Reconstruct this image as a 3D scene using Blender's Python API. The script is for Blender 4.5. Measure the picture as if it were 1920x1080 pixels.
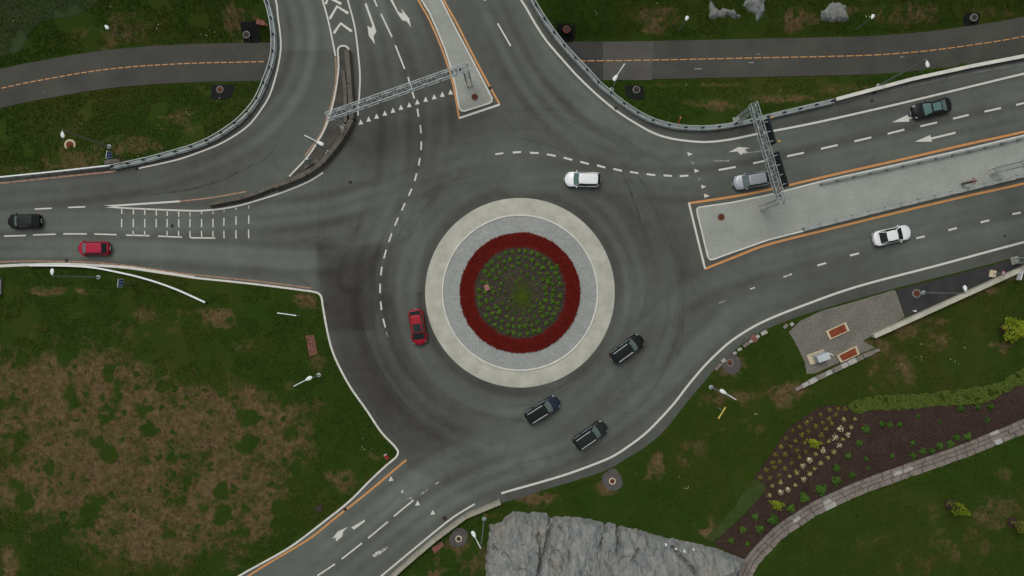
import bpy, bmesh, math, random
import numpy as np
from mathutils import Vector, Matrix, noise as mnoise
from mathutils.geometry import delaunay_2d_cdt

random.seed(7)
rng = np.random.default_rng(7)
R = math.radians
scene = bpy.context.scene
for o in list(bpy.data.objects):
    bpy.data.objects.remove(o)

# ------------------------------------------------------------------ camera, sky, sun, exposure
CAM_H = 100.0          # drone height above the road, metres
S = 0.07               # metres per survey unit (plan drawn on a 1920 x 1080 unit sheet)
cam_d = bpy.data.cameras.new('camera')
cam = bpy.data.objects.new('camera', cam_d)
scene.collection.objects.link(cam)
cam.location = (0, 0, CAM_H)
cam_d.sensor_fit = 'HORIZONTAL'
cam_d.angle = 2 * math.atan(960 * S / CAM_H)
cam_d.clip_end = 5000
scene.camera = cam

SUN_EL, SUN_AZ = 62.0, 330.0       # high, from the north-north-west, behind cloud
world = bpy.data.worlds.new('World')
scene.world = world
world.use_nodes = True
wn = world.node_tree.nodes
sky = wn.new('ShaderNodeTexSky')
sky.sky_type = 'NISHITA'
sky.sun_disc = False
sky.sun_elevation = R(SUN_EL)
sky.sun_rotation = R(SUN_AZ)
sky.dust_density = 6.0
sky.air_density = 1.0
hsv = wn.new('ShaderNodeHueSaturation')      # cloud cover: the blue is mostly gone
hsv.inputs['Saturation'].default_value = 0.16
wl = world.node_tree.links
wl.new(sky.outputs[0], hsv.inputs['Color'])
wl.new(hsv.outputs[0], wn['Background'].inputs[0])
wn['Background'].inputs[1].default_value = 0.112

sun_d = bpy.data.lights.new('sun', 'SUN')
sun_d.energy = 0.95
sun_d.angle = R(26)
sun_d.color = (1.0, 0.97, 0.92)
sun = bpy.data.objects.new('sun', sun_d)
scene.collection.objects.link(sun)
az = R(SUN_AZ)
sdir = Vector((math.sin(az) * math.cos(R(SUN_EL)), math.cos(az) * math.cos(R(SUN_EL)), math.sin(R(SUN_EL))))
sun.rotation_euler = sdir.to_track_quat('Z', 'Y').to_euler()

scene.view_settings.view_transform = 'Standard'
scene.view_settings.look = 'None'
scene.view_settings.exposure = -0.33
scene.view_settings.gamma = 1.0
scene.view_settings.use_curve_mapping = False
scene.render.engine = 'CYCLES'

# ------------------------------------------------------------------ helpers
COL = scene.collection

def G(u, v, z=0.0):
    """survey sheet unit -> metres, for a point surveyed at height z"""
    k = S * (CAM_H - z) / CAM_H
    return Vector(((u - 960) * k, (540 - v) * k, z))

def GL(pts, z=0.0):
    return [G(u, v, z) for u, v in pts]

def Q(off, sc, pts):
    """sub-sheet coordinates -> survey units"""
    return [(off[0] + x / sc, off[1] + y / sc) for x, y in pts]

def lin(c):
    c = c / 255.0
    return c / 12.92 if c <= 0.04045 else ((c + 0.055) / 1.055) ** 2.4

LUM = 0.91
def C(r, g, b):
    return (min(lin(r) / LUM, .9), min(lin(g) / LUM, .9), min(lin(b) / LUM, .9), 1)

def tag(o, label=None, cat=None, group=None, kind=None):
    if label: o['label'] = label
    if cat: o['category'] = cat
    if group: o['group'] = group
    if kind: o['kind'] = kind
    return o

class MB:
    def __init__(s):
        s.v = []; s.f = []
    def add(s, vs, fs):
        n = len(s.v)
        s.v += [tuple(p) for p in vs]
        s.f += [tuple(i + n for i in f) for f in fs]
        return s
    def box(s, c, size, rz=0.0, M=None):
        hx, hy, hz = size[0] / 2, size[1] / 2, size[2] / 2
        vs = [Vector((x, y, z)) for z in (-hz, hz) for x, y in ((-hx, -hy), (hx, -hy), (hx, hy), (-hx, hy))]
        m = Matrix.Rotation(rz, 4, 'Z') if M is None else M
        vs = [m @ p + Vector(c) for p in vs]
        return s.add(vs, [(3, 2, 1, 0), (4, 5, 6, 7), (0, 1, 5, 4), (1, 2, 6, 5), (2, 3, 7, 6), (3, 0, 4, 7)])
    def tube(s, a, b, r0, r1=None, n=8):
        r1 = r0 if r1 is None else r1
        a = Vector(a); b = Vector(b)
        d = (b - a).normalized()
        q = d.to_track_quat('Z', 'Y').to_matrix()
        vs = []
        for p, r in ((a, r0), (b, r1)):
            for i in range(n):
                t = 2 * math.pi * i / n
                vs.append(p + q @ Vector((r * math.cos(t), r * math.sin(t), 0)))
        fs = [(i, (i + 1) % n, n + (i + 1) % n, n + i) for i in range(n)]
        fs += [tuple(range(n - 1, -1, -1)), tuple(range(n, 2 * n))]
        return s.add(vs, fs)
    def bar(s, a, b, w, h=None):
        h = w if h is None else h
        a = Vector(a); b = Vector(b); d = (b - a)
        q = d.normalized().to_track_quat('X', 'Z').to_matrix().to_4x4()
        return s.box((a + b) / 2, (d.length, w, h), M=q)
    def lathe(s, c, prof, n=24):
        c = Vector(c); vs = []; fs = []
        for r, z in prof:
            for i in range(n):
                t = 2 * math.pi * i / n
                vs.append(c + Vector((r * math.cos(t), r * math.sin(t), z)))
        for k in range(len(prof) - 1):
            for i in range(n):
                j = (i + 1) % n
                fs.append((k * n + i, k * n + j, (k + 1) * n + j, (k + 1) * n + i))
        fs.append(tuple(range((len(prof) - 1) * n, len(prof) * n)))
        return s.add(vs, fs)
    def prism(s, poly, z0, z1):
        """poly: list of xy (ccw or cw); z0/z1 numbers"""
        p = [(q[0], q[1]) for q in poly]
        a = sum(p[i][0] * p[(i + 1) % len(p)][1] - p[(i + 1) % len(p)][0] * p[i][1] for i in range(len(p)))
        if a < 0: p = p[::-1]
        n = len(p)
        vs = [(x, y, z0) for x, y in p] + [(x, y, z1) for x, y in p]
        fs = [tuple(range(n - 1, -1, -1)), tuple(range(n, 2 * n))] + [(i, (i + 1) % n, n + (i + 1) % n, n + i) for i in range(n)]
        return s.add(vs, fs)
    def mesh(s, name, smooth=False):
        m = bpy.data.meshes.new(name)
        m.from_pydata(s.v, [], s.f)
        m.update()
        if smooth: m.shade_smooth()
        return m
    def build(s, name, mat, parent=None, smooth=False, loc=None):
        return obj(name, s.mesh(name, smooth), mat, parent, loc)

def obj(name, me, mat, parent=None, loc=None):
    o = bpy.data.objects.new(name, me)
    COL.objects.link(o)
    if mat is not None and not me.materials: me.materials.append(mat)
    if parent is not None: o.parent = parent
    if loc is not None: o.location = loc
    return o

def thing(name, label, cat, loc=(0, 0, 0), rz=0.0, group=None):
    o = bpy.data.objects.new(name, None)
    COL.objects.link(o)
    o.empty_display_size = 0.3
    o.location = loc; o.rotation_euler = (0, 0, rz)
    return tag(o, label, cat, group)

def copy_tree(o, parent=None):
    c = o.copy(); COL.objects.link(c); c.parent = parent
    for ch in o.children: copy_tree(ch, c)
    return c

def smooth_line(pts, step=0.6, closed=False):
    """Catmull-Rom through pts (Vectors), resampled evenly"""
    P = [Vector(p) for p in pts]
    out = []
    n = len(P)
    for i in range(n - 1):
        p0 = P[max(i - 1, 0)]; p1 = P[i]; p2 = P[i + 1]; p3 = P[min(i + 2, n - 1)]
        k = max(2, int((p2 - p1).length / step))
        for j in range(k):
            t = j / k
            out.append(0.5 * ((2 * p1) + (p2 - p0) * t + (2 * p0 - 5 * p1 + 4 * p2 - p3) * t * t + (3 * p1 - p0 - 3 * p2 + p3) * t ** 3))
    out.append(P[-1])
    return out

def normals2(pts):
    out = []
    n = len(pts)
    for i in range(n):
        a = pts[max(i - 1, 0)]; b = pts[min(i + 1, n - 1)]
        d = Vector((b[0] - a[0], b[1] - a[1], 0)).normalized()
        out.append(Vector((-d.y, d.x, 0)))
    return out

def resample(pts, step):
    acc = [0]
    for a, b in zip(pts, pts[1:]): acc.append(acc[-1] + (Vector(b) - Vector(a)).length)
    n = max(1, int(round(acc[-1] / step)))
    out = []
    k = 0
    for i in range(n + 1):
        s = acc[-1] * i / n
        while k < len(acc) - 2 and acc[k + 1] < s: k += 1
        t = (s - acc[k]) / max(acc[k + 1] - acc[k], 1e-9)
        out.append(Vector(pts[k]).lerp(Vector(pts[k + 1]), t))
    return out

def sweep(mb, pts, prof, cap=True):
    """sweep profile [(offset along left normal, z)] along pts (z taken from pts)"""
    N = normals2(pts); m = len(prof); vs = []; fs = []
    for p, nn in zip(pts, N):
        for o_, z_ in prof:
            vs.append((p[0] + nn.x * o_, p[1] + nn.y * o_, p[2] + z_))
    for i in range(len(pts) - 1):
        for j in range(m):
            k = (j + 1) % m
            fs.append((i * m + j, i * m + k, (i + 1) * m + k, (i + 1) * m + j))
    if cap:
        fs.append(tuple(range(m - 1, -1, -1)))
        fs.append(tuple((len(pts) - 1) * m + j for j in range(m)))
    mb.add(vs, fs)
    return mb

def flat_strip(mb, pts, w, z, off=0.0):
    N = normals2(pts); vs = []; fs = []
    for p, nn in zip(pts, N):
        vs.append((p[0] + nn.x * (off + w / 2), p[1] + nn.y * (off + w / 2), z))
        vs.append((p[0] + nn.x * (off - w / 2), p[1] + nn.y * (off - w / 2), z))
    for i in range(len(pts) - 1):
        fs.append((2 * i + 1, 2 * i + 3, 2 * i + 2, 2 * i))
    return mb.add(vs, fs)

# ---- numpy noise, distances, polygons
def _h(ix, iy, seed):
    h = (ix.astype(np.int64) * 374761393 + iy.astype(np.int64) * 668265263 + seed * 1442695041) & 0xFFFFFFFF
    h = ((h ^ (h >> 13)) * 1274126177) & 0xFFFFFFFF
    h = h ^ (h >> 16)
    return (h & 0xFFFF) / 65535.0

def vnoise(x, y, seed=0):
    xi = np.floor(x); yi = np.floor(y)
    fx = x - xi; fy = y - yi
    fx = fx * fx * (3 - 2 * fx); fy = fy * fy * (3 - 2 * fy)
    a = _h(xi, yi, seed); b = _h(xi + 1, yi, seed); c = _h(xi, yi + 1, seed); d = _h(xi + 1, yi + 1, seed)
    return (a + (b - a) * fx) * (1 - fy) + (c + (d - c) * fx) * fy

def fbm(x, y, seed=0, oct=4):
    s = 0; a = 0.5; t = 0
    for i in range(oct):
        s = s + a * vnoise(x * 2 ** i, y * 2 ** i, seed + i * 17); t += a; a *= 0.5
    return s / t

def pip(x, y, poly):
    inside = np.zeros(x.shape, bool)
    n = len(poly)
    for i in range(n):
        x0, y0 = poly[i][0], poly[i][1]; x1, y1 = poly[(i + 1) % n][0], poly[(i + 1) % n][1]
        if y0 == y1: continue
        c = ((y0 > y) != (y1 > y)) & (x < (x1 - x0) * (y - y0) / (y1 - y0) + x0)
        inside ^= c
    return inside

def seg_dist(x, y, pts, closed=False):
    """distance, arclength and signed side (left positive) to a polyline"""
    best = np.full(x.shape, 1e9); arc = np.zeros(x.shape); side = np.zeros(x.shape)
    s = 0.0
    P_ = list(pts) + ([pts[0]] if closed else [])
    for a, b in zip(P_, P_[1:]):
        ax, ay = a[0], a[1]; dx, dy = b[0] - ax, b[1] - ay
        L = math.hypot(dx, dy)
        if L < 1e-9: continue
        t = np.clip(((x - ax) * dx + (y - ay) * dy) / (L * L), 0, 1)
        d = np.hypot(x - ax - t * dx, y - ay - t * dy)
        m = d < best
        best = np.where(m, d, best); arc = np.where(m, s + t * L, arc)
        side = np.where(m, np.sign(dx * (y - ay) - dy * (x - ax)), side)
        s += L
    return best, arc, side

def sstep(a, b, x):
    t = np.clip((x - a) / (b - a), 0, 1)
    return t * t * (3 - 2 * t)

def region(name, poly, step, zfun, mat, skirt=None, attr=None, parent=None, jitter=0.25, dense=None):
    """triangulated ground region with an exact outline"""
    poly = [(p[0], p[1]) for p in poly]
    bp = []
    n = len(poly)
    for i in range(n):
        a = Vector(poly[i]); b = Vector(poly[(i + 1) % n])
        k = max(1, int((b - a).length / (step * 1.2)))
        for j in range(k): bp.append(tuple(a.lerp(b, j / k)))
    xs = [p[0] for p in bp]; ys = [p[1] for p in bp]
    gx, gy = np.meshgrid(np.arange(min(xs), max(xs), step), np.arange(min(ys), max(ys), step))
    gx = gx.ravel() + rng.uniform(-jitter, jitter, gx.size) * step
    gy = gy.ravel() + rng.uniform(-jitter, jitter, gy.size) * step
    m = pip(gx, gy, bp)
    gx = gx[m]; gy = gy[m]
    d, _, _ = seg_dist(gx, gy, bp, True)
    m = d > step * 0.45
    gx = gx[m]; gy = gy[m]
    pts = [Vector(p) for p in bp] + [Vector((a, b)) for a, b in zip(gx, gy)]
    nb = len(bp)
    res = delaunay_2d_cdt(pts, [(i, (i + 1) % nb) for i in range(nb)], [], 0, 1e-5)
    v2, tris = res[0], res[2]
    V = np.array([(p[0], p[1]) for p in v2])
    T = np.array(tris)
    c = V[T].mean(axis=1)
    T = T[pip(c[:, 0], c[:, 1], bp)]
    Z = zfun(V[:, 0], V[:, 1])
    verts = [(a, b, z) for (a, b), z in zip(V, Z)]
    faces = [tuple(t) for t in T.tolist()]
    if skirt is not None:
        o0 = len(verts)
        zb = zfun(np.array(xs), np.array(ys))
        verts += [(x, y, z) for x, y, z in zip(xs, ys, zb)] + [(x, y, z - skirt) for x, y, z in zip(xs, ys, zb)]
        for i in range(nb):
            j = (i + 1) % nb
            faces.append((o0 + i, o0 + j, o0 + nb + j, o0 + nb + i))
    me = bpy.data.meshes.new(name)
    me.from_pydata(verts, [], faces)
    me.update()
    me.shade_smooth()
    if attr:
        X = np.array([q[0] for q in verts]); Y = np.array([q[1] for q in verts])
        for an, fn in attr.items():
            at = me.attributes.new(an, 'FLOAT', 'POINT')
            at.data.foreach_set('value', np.asarray(fn(X, Y), dtype=np.float32))
    return obj(name, me, mat, parent)

# ------------------------------------------------------------------ materials
def nmat(name):
    m = bpy.data.materials.new(name); m.use_nodes = True
    nt = m.node_tree
    return m, nt, nt.nodes['Principled BSDF']

def nd(nt, t, **kw):
    n = nt.nodes.new(t)
    for k, v in kw.items():
        if hasattr(n, k): setattr(n, k, v)
    return n

def noise_node(nt, scale, detail=4, rough=0.55, vec=None, dist=0.0):
    n = nt.nodes.new('ShaderNodeTexNoise')
    n.inputs['Scale'].default_value = scale; n.inputs['Detail'].default_value = detail
    n.inputs['Roughness'].default_value = rough; n.inputs['Distortion'].default_value = dist
    if vec is not None: nt.links.new(vec, n.inputs['Vector'])
    return n.outputs['Fac']

def ramp(nt, fac, stops):
    r = nt.nodes.new('ShaderNodeValToRGB')
    e = r.color_ramp.elements
    while len(e) < len(stops): e.new(0.5)
    for i, (p, c) in enumerate(stops):
        e[i].position = p; e[i].color = c if len(c) == 4 else (*c, 1)
    nt.links.new(fac, r.inputs[0])
    return r.outputs[0]

def mix(nt, fac, a, b, mode='MIX'):
    m = nt.nodes.new('ShaderNodeMix'); m.data_type = 'RGBA'; m.blend_type = mode
    for sock, val in ((m.inputs[0], fac), (m.inputs[6], a), (m.inputs[7], b)):
        if hasattr(val, 'links'): nt.links.new(val, sock)
        else: sock.default_value = val
    return m.outputs[2]

def mathn(nt, op, a, b=0.0, clamp=False):
    m = nt.nodes.new('ShaderNodeMath'); m.operation = op; m.use_clamp = clamp
    for sock, val in ((m.inputs[0], a), (m.inputs[1], b)):
        if hasattr(val, 'links'): nt.links.new(val, sock)
        else: sock.default_value = val
    return m.outputs[0]

def posn(nt):
    return nt.nodes.new('ShaderNodeNewGeometry').outputs['Position']

def bump(nt, bsdf, h, strength=0.3, dist=0.02):
    b = nt.nodes.new('ShaderNodeBump'); b.inputs['Strength'].default_value = strength; b.inputs['Distance'].default_value = dist
    nt.links.new(h, b.inputs['Height']); nt.links.new(b.outputs[0], bsdf.inputs['Normal'])

def mottled(name, c0, c1, scale=1.0, fine=12.0, rough=0.85, metal=0.0, bstr=0.25, bdist=0.02, fine_amt=0.3, c2=None):
    """two-tone surface: broad blotches plus fine grain"""
    m, nt, b = nmat(name)
    p = posn(nt)
    f = noise_node(nt, scale, 5, 0.6, p)
    g = noise_node(nt, fine, 3, 0.6, p)
    t = mathn(nt, 'ADD', mathn(nt, 'MULTIPLY', f, 1 - fine_amt), mathn(nt, 'MULTIPLY', g, fine_amt))
    st = [(0.36, c0), (0.64, c1)] if c2 is None else [(0.34, c0), (0.5, c1), (0.66, c2)]
    nt.links.new(ramp(nt, t, st), b.inputs['Base Color'])
    b.inputs['Roughness'].default_value = rough; b.inputs['Metallic'].default_value = metal
    b.inputs['Specular IOR Level'].default_value = 0.25
    if bstr: bump(nt, b, g, bstr, bdist)
    return m

MAT = {}
def asphalt_mat():
    m, nt, b = nmat('asphalt')
    p = posn(nt)
    at = nt.nodes.new('ShaderNodeAttribute'); at.attribute_name = 'tone'
    big = noise_node(nt, 0.10, 4, 0.55, p)
    med = noise_node(nt, 0.7, 5, 0.6, p, 0.4)
    fine = noise_node(nt, 9.0, 3, 0.7, p)
    t = mathn(nt, 'ADD', at.outputs['Fac'], mathn(nt, 'MULTIPLY', mathn(nt, 'SUBTRACT', big, 0.5), 0.45))
    t = mathn(nt, 'ADD', t, mathn(nt, 'MULTIPLY', mathn(nt, 'SUBTRACT', med, 0.5), 0.28))
    t = mathn(nt, 'ADD', t, mathn(nt, 'MULTIPLY', mathn(nt, 'SUBTRACT', fine, 0.5), 0.30))
    col = ramp(nt, t, [(0.0, C(46, 44, 41)), (0.25, C(62, 61, 57)), (0.5, C(79, 82, 76)), (0.75, C(92, 98, 91)), (1.0, C(110, 116, 110))])
    nt.links.new(col, b.inputs['Base Color'])
    b.inputs['Roughness'].default_value = 0.8
    b.inputs['Specular IOR Level'].default_value = 0.2
    bump(nt, b, fine, 0.25, 0.01)
    return m
MAT['asphalt'] = asphalt_mat()

def path_mat():
    return mottled('path_asphalt', C(58, 58, 54), C(73, 73, 67), 0.25, 10, 0.85, 0, 0.2, 0.01, 0.35)
MAT['path'] = path_mat()
MAT['new_asphalt'] = mottled('new_asphalt', C(40, 41, 42), C(56, 56, 55), 0.5, 10, 0.8, 0, 0.2, 0.01, 0.35)
MAT['tar'] = mottled('tar_black', C(15, 16, 17), C(23, 24, 25), 1.2, 14, 0.9, 0, 0.2, 0.02, 0.4)
MAT['pad'] = mottled('pad_asphalt', C(66, 64, 63), C(86, 83, 80), 1.0, 10, 0.85, 0, 0.2, 0.01, 0.35)

def paint_mat(name, col, col2, wear=0.40, soft=0.07, sc=2.2):
    m, nt, b = nmat(name)
    p = posn(nt)
    n1 = noise_node(nt, sc, 5, 0.75, p)
    n2 = noise_node(nt, 9.0, 3, 0.7, p)
    nt.links.new(mix(nt, n2, col, col2), b.inputs['Base Color'])
    b.inputs['Roughness'].default_value = 0.6
    t = mathn(nt, 'ADD', mathn(nt, 'MULTIPLY', n1, 0.7), mathn(nt, 'MULTIPLY', n2, 0.3))
    a = nt.nodes.new('ShaderNodeMapRange'); a.inputs[1].default_value = wear - soft; a.inputs[2].default_value = wear + soft
    nt.links.new(t, a.inputs[0])
    nt.links.new(a.outputs[0], b.inputs['Alpha'])
    return m
MAT['white_line'] = paint_mat('white_road_paint', C(204, 203, 194), C(178, 178, 170), 0.36)
MAT['worn_white'] = paint_mat('worn_white_paint', C(196, 195, 186), C(170, 170, 162), 0.47, 0.06)
MAT['faint_white'] = paint_mat('faint_white_paint', C(150, 148, 142), C(130, 130, 124), 0.45, 0.10)
MAT['orange_line'] = paint_mat('orange_road_paint', C(196, 140, 78), C(172, 118, 66), 0.38)
MAT['pale_orange'] = paint_mat('pale_orange_paint', C(158, 124, 96), C(140, 108, 84), 0.42, 0.08)
MAT['path_orange'] = paint_mat('path_orange_paint', C(190, 138, 76), C(170, 118, 62), 0.36)
def skid_mat():
    m, nt, b = nmat('tyre_rubber_mark')
    b.inputs['Base Color'].default_value = C(38, 37, 36); b.inputs['Roughness'].default_value = 0.8
    p = posn(nt)
    n = noise_node(nt, 1.0, 5, 0.7, p)
    a = nt.nodes.new('ShaderNodeMapRange'); a.inputs[1].default_value = 0.35; a.inputs[2].default_value = 0.75; a.inputs[4].default_value = 0.6
    nt.links.new(n, a.inputs[0]); nt.links.new(a.outputs[0], b.inputs['Alpha'])
    return m
MAT['skid'] = skid_mat()
MAT['rubber_film'] = MAT['skid'].copy(); MAT['rubber_film'].name = 'thin_rubber_film'
for n_ in MAT['rubber_film'].node_tree.nodes:
    if n_.type == 'MAP_RANGE': n_.inputs[4].default_value = 0.34

MAT['concrete'] = mottled('pale_concrete', C(152, 152, 140), C(178, 177, 166), 0.6, 8, 0.85, 0, 0.15, 0.01, 0.3)
MAT['kerb'] = mottled('kerb_concrete', C(184, 184, 175), C(206, 205, 197), 0.9, 9, 0.85, 0, 0.1, 0.01, 0.3)
MAT['beam_concrete'] = mottled('edge_beam_concrete', C(92, 94, 91), C(122, 124, 120), 0.8, 9, 0.85, 0, 0.15, 0.01, 0.3)
MAT['barrier'] = mottled('stained_concrete', C(78, 75, 67), C(102, 98, 89), 0.9, 7, 0.9, 0, 0.2, 0.01, 0.35)
MAT['barrier_pale'] = mottled('weathered_concrete', C(128, 126, 112), C(156, 153, 138), 0.9, 7, 0.9, 0, 0.2, 0.01, 0.35)
MAT['wall'] = mottled('wall_concrete', C(150, 150, 134), C(180, 178, 162), 0.7, 7, 0.9, 0, 0.2, 0.01, 0.35)

def gravel_mat(name, cols, sc=14, blotch=0.5, bl=(0.82, 1.12)):
    m, nt, b = nmat(name)
    p = posn(nt)
    v = nt.nodes.new('ShaderNodeTexVoronoi'); v.inputs['Scale'].default_value = sc
    nt.links.new(p, v.inputs['Vector'])
    wn_ = nt.nodes.new('ShaderNodeSeparateColor'); nt.links.new(v.outputs['Color'], wn_.inputs[0])
    c = ramp(nt, wn_.outputs[0], cols)
    f = noise_node(nt, blotch, 5, 0.6, p)
    k = nt.nodes.new('ShaderNodeMapRange'); k.inputs[1].default_value = 0.3; k.inputs[2].default_value = 0.7
    k.inputs[3].default_value = bl[0]; k.inputs[4].default_value = bl[1]
    nt.links.new(f, k.inputs[0])
    nt.links.new(mix(nt, 1.0, c, k.outputs[0], 'MULTIPLY'), b.inputs['Base Color'])
    b.inputs['Roughness'].default_value = 0.9; b.inputs['Specular IOR Level'].default_value = 0.15
    bump(nt, b, v.outputs['Distance'], 0.5, 0.03)
    return m
MAT['gravel'] = gravel_mat('crushed_stone', [(0, C(118, 122, 119)), (0.35, C(136, 140, 137)), (0.7, C(146, 150, 147)), (1, C(164, 167, 163))], 16, 0.5, (0.92, 1.06))
MAT['island'] = gravel_mat('island_granite_setts', [(0, C(134, 138, 131)), (0.4, C(141, 146, 138)), (0.8, C(146, 151, 143)), (1, C(153, 157, 149))], 14, 0.35, (0.88, 1.08))
MAT['lot_gravel'] = gravel_mat('dusty_gravel', [(0, C(90, 89, 81)), (0.4, C(106, 104, 96)), (0.8, C(114, 112, 103)), (1, C(130, 127, 118))], 14, 0.35)
MAT['mulch'] = gravel_mat('bark_mulch', [(0, C(38, 28, 24)), (0.4, C(50, 38, 33)), (0.8, C(60, 46, 40)), (1, C(76, 60, 51))], 13, 0.5)
MAT['bed_soil'] = gravel_mat('planting_soil', [(0, C(42, 38, 31)), (0.4, C(54, 49, 41)), (0.85, C(64, 58, 50)), (1, C(90, 84, 74))], 14, 0.6)
MAT['red_soil'] = gravel_mat('red_mulch', [(0, C(70, 18, 13)), (0.5, C(92, 24, 17)), (1, C(112, 36, 27))], 9, 0.6)

def grass_mat():
    m, nt, b = nmat('grass')
    p = posn(nt)
    at = nt.nodes.new('ShaderNodeAttribute'); at.attribute_name = 'dry'
    big = noise_node(nt, 0.055, 4, 0.6, p, 0.3)
    med = noise_node(nt, 0.35, 5, 0.62, p, 0.5)
    fin = noise_node(nt, 3.2, 4, 0.7, p)
    vf = noise_node(nt, 11.0, 3, 0.7, p)
    t = mathn(nt, 'ADD', mathn(nt, 'MULTIPLY', big, 0.55), mathn(nt, 'MULTIPLY', med, 0.45))
    g1 = ramp(nt, t, [(0.34, C(33, 54, 12)), (0.49, C(41, 58, 14)), (0.63, C(52, 57, 18)), (0.77, C(62, 56, 27))])
    sh = nt.nodes.new('ShaderNodeMapRange'); sh.inputs[1].default_value = 0.25; sh.inputs[2].default_value = 0.75
    sh.inputs[3].default_value = 0.76; sh.inputs[4].default_value = 1.26
    fv = mathn(nt, 'ADD', mathn(nt, 'MULTIPLY', fin, 0.55), mathn(nt, 'MULTIPLY', vf, 0.45))
    nt.links.new(fv, sh.inputs[0])
    g2 = mix(nt, 1.0, g1, sh.outputs[0], 'MULTIPLY')
    # bare, dried soil
    dn = noise_node(nt, 0.42, 6, 0.66, p, 0.6)
    soil = ramp(nt, noise_node(nt, 1.6, 5, 0.65, p), [(0.3, C(66, 54, 34)), (0.5, C(85, 70, 47)), (0.7, C(100, 84, 60))])
    soil = mix(nt, 1.0, soil, sh.outputs[0], 'MULTIPLY')
    cl = noise_node(nt, 0.30, 2, 0.45, p, 0.2)          # rounder surviving clumps of green
    cl2 = mathn(nt, 'MULTIPLY', mathn(nt, 'MAXIMUM', mathn(nt, 'SUBTRACT', cl, 0.56), 0.0), 3.2)
    cs = noise_node(nt, 0.85, 2, 0.45, p, 0.2)
    cl3 = mathn(nt, 'MULTIPLY', mathn(nt, 'MAXIMUM', mathn(nt, 'SUBTRACT', cs, 0.60), 0.0), 2.6)
    k = mathn(nt, 'ADD', mathn(nt, 'MULTIPLY', at.outputs['Fac'], 0.50), mathn(nt, 'MULTIPLY', mathn(nt, 'SUBTRACT', dn, 0.5), 1.25))
    k = mathn(nt, 'SUBTRACT', mathn(nt, 'SUBTRACT', k, cl2), cl3)
    vw = nt.nodes.new('ShaderNodeTexNoise'); vw.inputs['Scale'].default_value = 1.1; vw.inputs['Detail'].default_value = 3
    nt.links.new(p, vw.inputs['Vector'])
    wp = nt.nodes.new('ShaderNodeVectorMath'); wp.operation = 'MULTIPLY_ADD'
    nt.links.new(vw.outputs['Color'], wp.inputs[0]); wp.inputs[1].default_value = (1.3, 1.3, 0); nt.links.new(p, wp.inputs[2])
    for sc_, rad_ in ((0.27, 0.40), (0.62, 0.34)):         # round green tussocks of different sizes
        vo = nt.nodes.new('ShaderNodeTexVoronoi'); vo.inputs['Scale'].default_value = sc_; vo.voronoi_dimensions = '2D'
        nt.links.new(wp.outputs[0], vo.inputs['Vector'])
        vc = nt.nodes.new('ShaderNodeSeparateColor'); nt.links.new(vo.outputs['Color'], vc.inputs[0])
        rr_ = mathn(nt, 'MULTIPLY', mathn(nt, 'MAXIMUM', mathn(nt, 'SUBTRACT', vc.outputs[0], 0.45), 0.0), rad_ / 0.55)
        inn = mathn(nt, 'MULTIPLY', mathn(nt, 'SUBTRACT', rr_, vo.outputs['Distance']), 9.0, True)
        k = mathn(nt, 'SUBTRACT', k, mathn(nt, 'MULTIPLY', inn, 0.45))
    kk = nt.nodes.new('ShaderNodeMapRange'); kk.inputs[1].default_value = 0.16; kk.inputs[2].default_value = 0.54
    nt.links.new(k, kk.inputs[0])
    nt.links.new(mix(nt, kk.outputs[0], g2, soil), b.inputs['Base Color'])
    b.inputs['Roughness'].default_value = 0.95
    b.inputs['Specular IOR Level'].default_value = 0.1
    bump(nt, b, fv, 0.6, 0.08)
    return m
MAT['grass'] = grass_mat()

def leaf_mat(name, c0, c1, c2=None):
    m, nt, b = nmat(name)
    p = posn(nt)
    oi = nt.nodes.new('ShaderNodeObjectInfo')
    n = noise_node(nt, 6.0, 3, 0.7, p)
    t = mathn(nt, 'ADD', mathn(nt, 'MULTIPLY', n, 0.8), mathn(nt, 'MULTIPLY', oi.outputs['Random'], 0.2))
    nt.links.new(ramp(nt, t, [(0.35, c0), (0.65, c1)] if c2 is None else [(0.3, c0), (0.5, c1), (0.7, c2)]), b.inputs['Base Color'])
    b.inputs['Roughness'].default_value = 0.8; b.inputs['Specular IOR Level'].default_value = 0.15
    return m
MAT['leaf_green'] = leaf_mat('shrub_leaf_green', C(62, 98, 20), C(90, 128, 32))
MAT['leaf_dark'] = leaf_mat('shrub_leaf_dark', C(48, 80, 24), C(74, 106, 40))
MAT['leaf_olive'] = leaf_mat('shrub_leaf_olive', C(98, 100, 34), C(132, 126, 54))
MAT['leaf_lime'] = leaf_mat('shrub_leaf_lime', C(96, 112, 22), C(134, 146, 36))
MAT['leaf_red'] = leaf_mat('red_ground_cover', C(74, 16, 12), C(112, 28, 20), C(146, 62, 48))
MAT['leaf_center'] = leaf_mat('meadow_leaf', C(62, 84, 22), C(96, 116, 40))
MAT['leaf_hedge'] = leaf_mat('hedge_leaf', C(78, 94, 36), C(98, 110, 48))
MAT['petal'] = leaf_mat('cream_petals', C(190, 180, 150), C(214, 204, 182))
MAT['petal_y'] = leaf_mat('pale_yellow_petals', C(150, 144, 84), C(186, 178, 128))
MAT['bark'] = mottled('bark', C(50, 42, 34), C(76, 66, 54), 3, 12, 0.9)

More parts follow.
